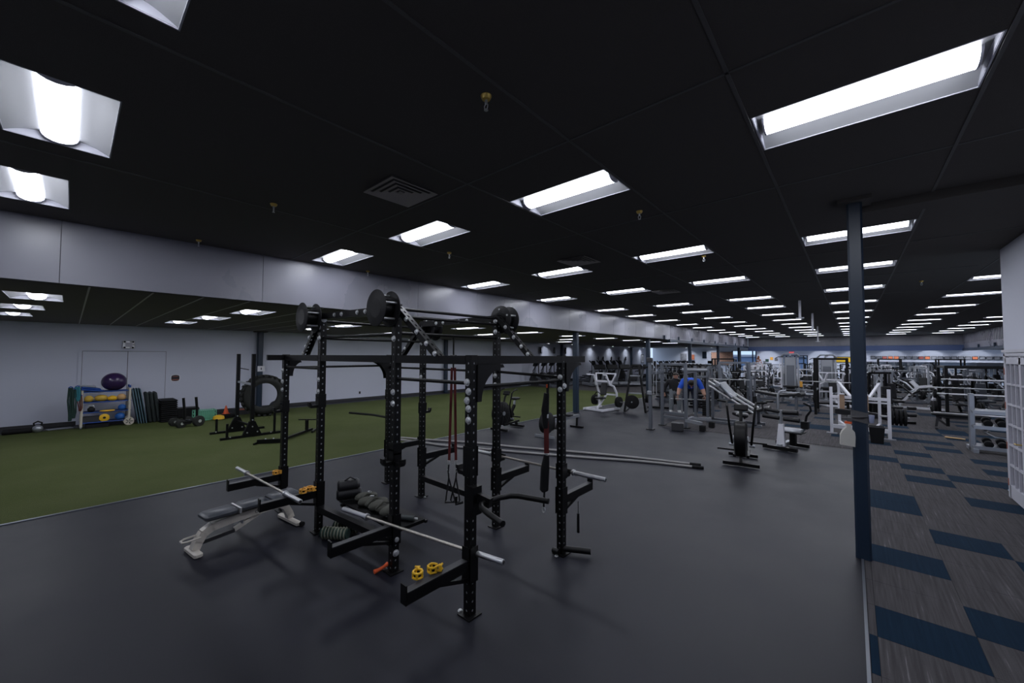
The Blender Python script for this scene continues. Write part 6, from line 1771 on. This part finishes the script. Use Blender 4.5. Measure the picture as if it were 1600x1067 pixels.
# art panel, brick panel and desk area left of the soffit
o = thing('wall_panel', 'tan brick picture panel left of the shop window', 'wall panel', (-10.9, YW - 0.03, 2.0))
for j in range(9):
    for i in range(6):
        xx = -1.05 + 0.4 * i + (0.2 if j % 2 else 0)
        w0 = max(-1.1, xx - .19); w1 = min(1.1, xx + 0.19)
        if w1 - w0 > .05:
            MB().box(((w0 + w1) / 2, 0, -0.7 + 0.16 * j), (w1 - w0, 0.05 + 0.01 * ((i + j) % 3), 0.15)).build('brick', 'brick_tan', o)
MB().box((0, 0.01, -0.06), (2.2, 0.02, 1.5)).build('mortar', 'joint_dark', o)
o = thing('reception_desk', 'white reception desk left of the brick panel', 'desk', (-11.9, 43.6, 0))
MB().cbox((0, 0, 0.65), (3.2, 0.6, 1.3), 0.03).build('counter', 'trim_white', o)
MB().cbox((0, -0.02, 1.32), (3.3, 0.7, 0.06), 0.02).build('worktop', 'dark_grey', o)
for k, (x, lb) in enumerate(((-12.8, 'left dark monitor on the reception desk'), (-11.0, 'right dark monitor on the reception desk'))):
    q = thing('desk_monitor', lb, 'monitor', (x, 43.6, 1.35))
    MB().cbox((0, 0, 0.26), (0.5, 0.05, 0.3), 0.01).build('screen', 'black_plastic', q)
    MB().box((0, 0, 0.06), (0.05, 0.05, 0.12)).box((0, 0, 0.01), (0.24, 0.18, 0.02)).build('stand', 'black_plastic', q)
for x, z, w, h, m, lb in ((-15.0, 2.0, 0.85, 1.2, 'picture_grey', 'tall dark framed poster on the far wall left of the desk'), (-12.7, 2.35, 0.55, 0.9, 'screen_dark', 'dark poster in white frame above the desk'), (-14.0, 2.1, 0.5, 0.7, 'picture_warm', 'tan picture beside the tall dark poster')):
    q = thing('poster', lb, 'poster', (x, YW - 0.02, z))
    MB().box((0, 0, 0), (w, 0.03, h)).build('frame', 'trim_white', q)
    MB().box((0, -0.018, 0), (w * .82, 0.006, h * .86)).build('print', m, q)
for y, z, w, h, lb in ((44.3, 1.9, 0.8, 1.0, 'white notice with dark figure on the left wall by the far corner'), (46.0, 1.7, 0.6, 0.8, 'second white notice on the left wall at the far corner')):
    q = thing('poster', lb, 'poster', (XL + 0.02, y, z))
    MB().box((0, 0, 0), (0.03, w, h)).build('frame', 'black_plastic', q)
    MB().box((0.018, 0, 0), (0.006, w * .86, h * .88)).build('sheet', 'paper', q)
    MB().box((0.023, 0, 0.02), (0.004, w * .2, h * .5)).build('figure', 'ink', q)
o = thing('board', 'pale board with an orange sheet left of the far glass door', 'notice board', (-6.3, YW - 0.03, 1.7))
MB().box((0, 0, 0), (1.5, 0.04, 1.0)).build('board', 'far_wall_paint', o)
for x, z, w, m in ((-0.35, 0.1, 0.3, 'dark_green'), (0.05, 0.3, 0.25, 'amber'), (0.45, 0.2, 0.3, 'picture_grey'), (-0.6, -0.1, 0.2, 'picture_grey')):
    MB().box((x, -0.025, z), (w, 0.01, 0.3)).build('sheet', m, o)
o = thing('decorated_tree', 'small orange decorated tree right of the shop window', 'tree', (-7.2, 46.6, 0))
MB().cyl((0, 0, 0), (0, 0, 1.3), 0.05).build('trunk', 'wood', o)
mb = MB()
rl = random.Random(2)
for k in range(260):
    h = rl.random(); a = rl.random() * 2 * pi; rr = 0.52 * (1 - h) * math.sqrt(rl.random()) + 0.03
    c = Vector((rr * cos(a), rr * sin(a), 1.0 + 1.25 * h)); s = 0.06
    t = Vector((rl.uniform(-1, 1), rl.uniform(-1, 1), rl.uniform(-1, 1))).normalized() * s
    v = Vector((rl.uniform(-1, 1), rl.uniform(-1, 1), rl.uniform(-1, 1))).normalized() * s
    mb.quad(c - t, c - v, c + t, c + v)
tag(mb.build('foliage', 'leaf_red', o), kind='stuff')
# yellow framed poster right of the towers
q = thing('poster', 'yellow poster on the far wall just left of the column', 'poster', (-0.55, YW - 0.02, 1.95))
MB().box((0, 0, 0), (1.5, 0.03, 0.55)).build('frame', 'black_plastic', q)
MB().box((0, -0.018, 0), (1.35, 0.006, 0.42)).build('print', 'yellow_plastic', q)
# street beyond the glass
struct('street', MB().box((-5, 56, -0.1), (40, 15.6, 0.1)), 'grey_paint')
bl = thing('shop_building', 'pale blue shop front across the street, seen through the window', 'building', (-7, 64, 0))
MB().box((0, 0, 1.2), (34, 2, 2.4)).build('facade', 'street_facade', bl)
MB().box((0, -1.1, 2.3), (34, 0.3, 0.3)).build('canopy', 'trim_white', bl)
# ================================================================== PEOPLE
def figure(name, label, joints, bones, radii, loc, rz, zones, parts):
    """one continuous skinned body; colour zones follow the nearest bone"""
    me = bpy.data.meshes.new('body'); names = list(joints)
    idx = {n: i for i, n in enumerate(names)}
    me.from_pydata([joints[n] for n in names], [(idx[a], idx[b]) for a, b in bones], [])
    o = bpy.data.objects.new('body', me); COL.objects.link(o)
    sk = o.modifiers.new('s', 'SKIN'); sk.use_smooth_shade = True
    for n, i in idx.items():
        r = radii[n]
        me.skin_vertices[0].data[i].radius = r if isinstance(r, tuple) else (r, r)
        me.skin_vertices[0].data[i].use_root = (n == 'pelvis')
    ss = o.modifiers.new('d', 'SUBSURF'); ss.levels = 2; ss.render_levels = 2
    dg = bpy.context.evaluated_depsgraph_get(); dg.update()
    nm = bpy.data.meshes.new_from_object(o.evaluated_get(dg))
    bpy.data.objects.remove(o)
    mats = []
    for z in zones.values():
        if z not in mats: mats.append(z)
    nm.materials.clear()
    for z in mats: nm.materials.append(MATS[z])
    segs = [(Vector(joints[a]), Vector(joints[b]), zones[(a, b)] if (a, b) in zones else zones['*']) for a, b in bones]
    for p in nm.polygons:
        c = p.center; best = None
        for a, b, z in segs:
            ab = b - a; t = max(0, min(1, (c - a).dot(ab) / ab.length_squared)); d = (c - (a + ab * t)).length
            if best is None or d < best[0]: best = (d, z)
        p.material_index = mats.index(best[1]); p.use_smooth = True
    root = thing(name, label, 'person', loc, rz)
    b = bpy.data.objects.new('body', nm); COL.objects.link(b); b.parent = root
    for nm2, mb, m in parts:
        mb.build(nm2, m, root)
    return root
def hand(mb, p, d, s=1.0):
    """palm with four unequal curled fingers and a thumb on its side, d = forearm direction"""
    p, d = Vector(p), Vector(d).normalized()
    _, a, b = frame_of(d)
    mb.cbox(p + d * 0.045 * s, (0.03 * s, 0.075 * s, 0.085 * s), 0.01, rx=0, ry=0)
    for k, L in enumerate((0.070, 0.080, 0.075, 0.058)):
        q = p + d * 0.085 * s + a * (-0.028 + 0.0187 * k) * s
        mb.tube([q, q + d * L * .4 * s + b * 0.006, q + d * L * .75 * s + b * 0.022, q + d * L * .9 * s + b * 0.040], [0.009, 0.009, 0.008, 0.006], 6)
    q = p + d * 0.03 * s - a * 0.036 * s
    mb.tube([q, q + d * 0.03 - a * 0.018 + b * .008, q + d * 0.06 - a * 0.02 + b * .02], [0.011, 0.010, 0.007], 6)
    return mb
J = {'pelvis': (0, 0, 0.92), 'waist': (0, 0.0, 1.05), 'chest': (0, -0.02, 1.27), 'neckb': (0, -0.03, 1.42), 'neck': (0, -0.06, 1.49), 'head': (0, -0.10, 1.60), 'crown': (0, -0.10, 1.70),
     'hipL': (0.09, 0, 0.88), 'kneeL': (0.11, -0.03, 0.48), 'ankL': (0.11, 0.02, 0.08), 'toeL': (0.12, -0.14, 0.035), 'hipR': (-0.09, 0, 0.88), 'kneeR': (-0.13, -0.02, 0.48), 'ankR': (-0.15, 0.03, 0.08), 'toeR': (-0.17, -0.12, 0.035),
     'shL': (0.23, -0.02, 1.36), 'elL': (0.34, -0.02, 1.10), 'wrL': (0.46, -0.2, 1.02), 'shR': (-0.23, -0.02, 1.36), 'elR': (-0.34, 0.02, 1.09), 'wrR': (-0.36, -0.05, 0.86)}
Bn = [('pelvis', 'waist'), ('waist', 'chest'), ('chest', 'neckb'), ('neckb', 'neck'), ('neck', 'head'), ('head', 'crown'), ('pelvis', 'hipL'), ('hipL', 'kneeL'), ('kneeL', 'ankL'), ('ankL', 'toeL'), ('pelvis', 'hipR'), ('hipR', 'kneeR'), ('kneeR', 'ankR'), ('ankR', 'toeR'),
      ('chest', 'shL'), ('shL', 'elL'), ('elL', 'wrL'), ('chest', 'shR'), ('shR', 'elR'), ('elR', 'wrR')]
Rd = {'pelvis': (0.20, 0.16), 'waist': (0.205, 0.17), 'chest': (0.215, 0.165), 'neckb': 0.085, 'neck': 0.06, 'head': (0.085, 0.10), 'crown': (0.065, 0.075), 'hipL': 0.13, 'kneeL': 0.09, 'ankL': 0.065, 'toeL': 0.04, 'hipR': 0.13, 'kneeR': 0.09, 'ankR': 0.065, 'toeR': 0.04,
      'shL': 0.095, 'elL': 0.07, 'wrL': 0.045, 'shR': 0.095, 'elR': 0.07, 'wrR': 0.038}
Zn = {'*': 'jumper_black', ('neck', 'head'): 'skin', ('head', 'crown'): 'skin', ('pelvis', 'hipL'): 'trousers_grey', ('hipL', 'kneeL'): 'trousers_grey', ('kneeL', 'ankL'): 'trousers_grey', ('pelvis', 'hipR'): 'trousers_grey', ('hipR', 'kneeR'): 'trousers_grey', ('kneeR', 'ankR'): 'trousers_grey', ('ankL', 'toeL'): 'shoe_white', ('ankR', 'toeR'): 'shoe_white'}
def face(h, fwd=-1):
    x, y, z = h
    return [('hair', MB().sphere((x, y + 0.02, z + 0.055), 0.098, 14, 10, (0.95, 1.08, 0.9)), 'hair_dark'),
            ('nose', MB().prism([(x - 0.012, y - 0.10, z - 0.015), (x + 0.012, y - 0.10, z - 0.015), (x, y - 0.10, z + 0.03)], (0, -0.022, 0)), 'skin'),
            ('eye', MB().sphere((x - 0.032, y - 0.092, z + 0.02), 0.011, 8, 6), 'ink'), ('eye', MB().sphere((x + 0.032, y - 0.092, z + 0.02), 0.011, 8, 6), 'ink'),
            ('mouth', MB().cbox((x, y - 0.095, z - 0.045), (0.045, 0.012, 0.01), 0.003), 'sign_red'),
            ('ear', MB().sphere((x - 0.088, y, z), 0.026, 8, 6, (0.4, 0.8, 1)), 'skin'), ('ear', MB().sphere((x + 0.088, y, z), 0.026, 8, 6, (0.4, 0.8, 1)), 'skin')]
parts = face((0, -0.10, 1.60)) + [('hand', hand(MB(), J['wrL'], (0.5, -0.75, -0.3)), 'skin'), ('hand', hand(MB(), J['wrR'], (0, -0.25, -1)), 'skin'), ('emblem', MB().box((0.09, -0.155, 1.30), (0.03, 0.02, 0.02)), 'paper')]
p1 = figure('person', 'person in black jumper and grey trousers standing inside the grey cage', J, Bn, Rd, (-5.28, 15.85, 0), radians(28), Zn, parts)
p1.scale = (1.15, 1.1, 0.92)
# second figure bends forward over a bar
J2 = {'pelvis': (0, 0.10, 0.92), 'waist': (0, -0.04, 1.05), 'chest': (0, -0.26, 1.14), 'neckb': (0, -0.40, 1.13), 'neck': (0, -0.47, 1.10), 'head': (0, -0.56, 1.05), 'crown': (0, -0.64, 1.00),
      'hipL': (0.10, 0.10, 0.88), 'kneeL': (0.14, -0.06, 0.48), 'ankL': (0.14, 0.06, 0.08), 'toeL': (0.16, -0.1, 0.035), 'hipR': (-0.10, 0.10, 0.88), 'kneeR': (-0.14, -0.06, 0.48), 'ankR': (-0.14, 0.06, 0.08), 'toeR': (-0.16, -0.1, 0.035),
      'shL': (0.19, -0.32, 1.10), 'elL': (0.31, -0.36, 0.86), 'wrL': (0.36, -0.44, 0.66), 'shR': (-0.19, -0.32, 1.10), 'elR': (-0.31, -0.36, 0.86), 'wrR': (-0.36, -0.44, 0.66)}
Z2 = dict(Zn); Z2['*'] = 'shirt_blue'
for k in list(Z2):
    if Z2[k] == 'trousers_grey': Z2[k] = 'trousers_dark'
Z2[('elL', 'wrL')] = 'skin'; Z2[('elR', 'wrR')] = 'skin'
parts = [('hair', MB().sphere((0, -0.60, 1.075), 0.10, 14, 10, (0.95, 1.1, 0.85)), 'hair_dark'), ('nose', MB().sphere((0, -0.60, 0.93), 0.02, 8, 6), 'skin'), ('eye', MB().sphere((-0.03, -0.645, 0.955), 0.011, 8, 6), 'ink'), ('eye', MB().sphere((0.03, -0.645, 0.955), 0.011, 8, 6), 'ink'),
         ('ear', MB().sphere((-0.085, -0.55, 1.04), 0.025, 8, 6, (.4, .8, 1)), 'skin'), ('ear', MB().sphere((0.085, -0.55, 1.04), 0.025, 8, 6, (.4, .8, 1)), 'skin'), ('mouth', MB().cbox((0, -0.55, 0.945), (0.045, 0.01, 0.01), 0.003), 'sign_red'),
         ('hand', hand(MB(), J2['wrL'], (0.05, -0.2, -1)), 'skin'), ('hand', hand(MB(), J2['wrR'], (-0.05, -0.2, -1)), 'skin')]
p2 = figure('person', 'person in bright blue shirt bending over a bar in the grey cage', J2, Bn, Rd, (-4.62, 15.5, 0), radians(20), Z2, parts)
p2.scale = (1.25, 1.15, 1.2)
b = thing('barbell', 'short bar held low by the bending person in blue', 'barbell', (-4.62 + 0.53 * sin(radians(20)), 15.5 - 0.53 * cos(radians(20)), 0.665), radians(20))
MB().cyl((-0.7, 0, 0), (0.7, 0, 0), 0.015).build('shaft', 'chrome', b)
for s in (-1, 1):
    MB().lathe((s * 0.55, 0, 0), (s, 0, 0), [(0, 0.14), (0.01, 0.17), (0.04, 0.17), (0.05, 0.14)], 18).build('weight_plate', 'black_rubber', b)
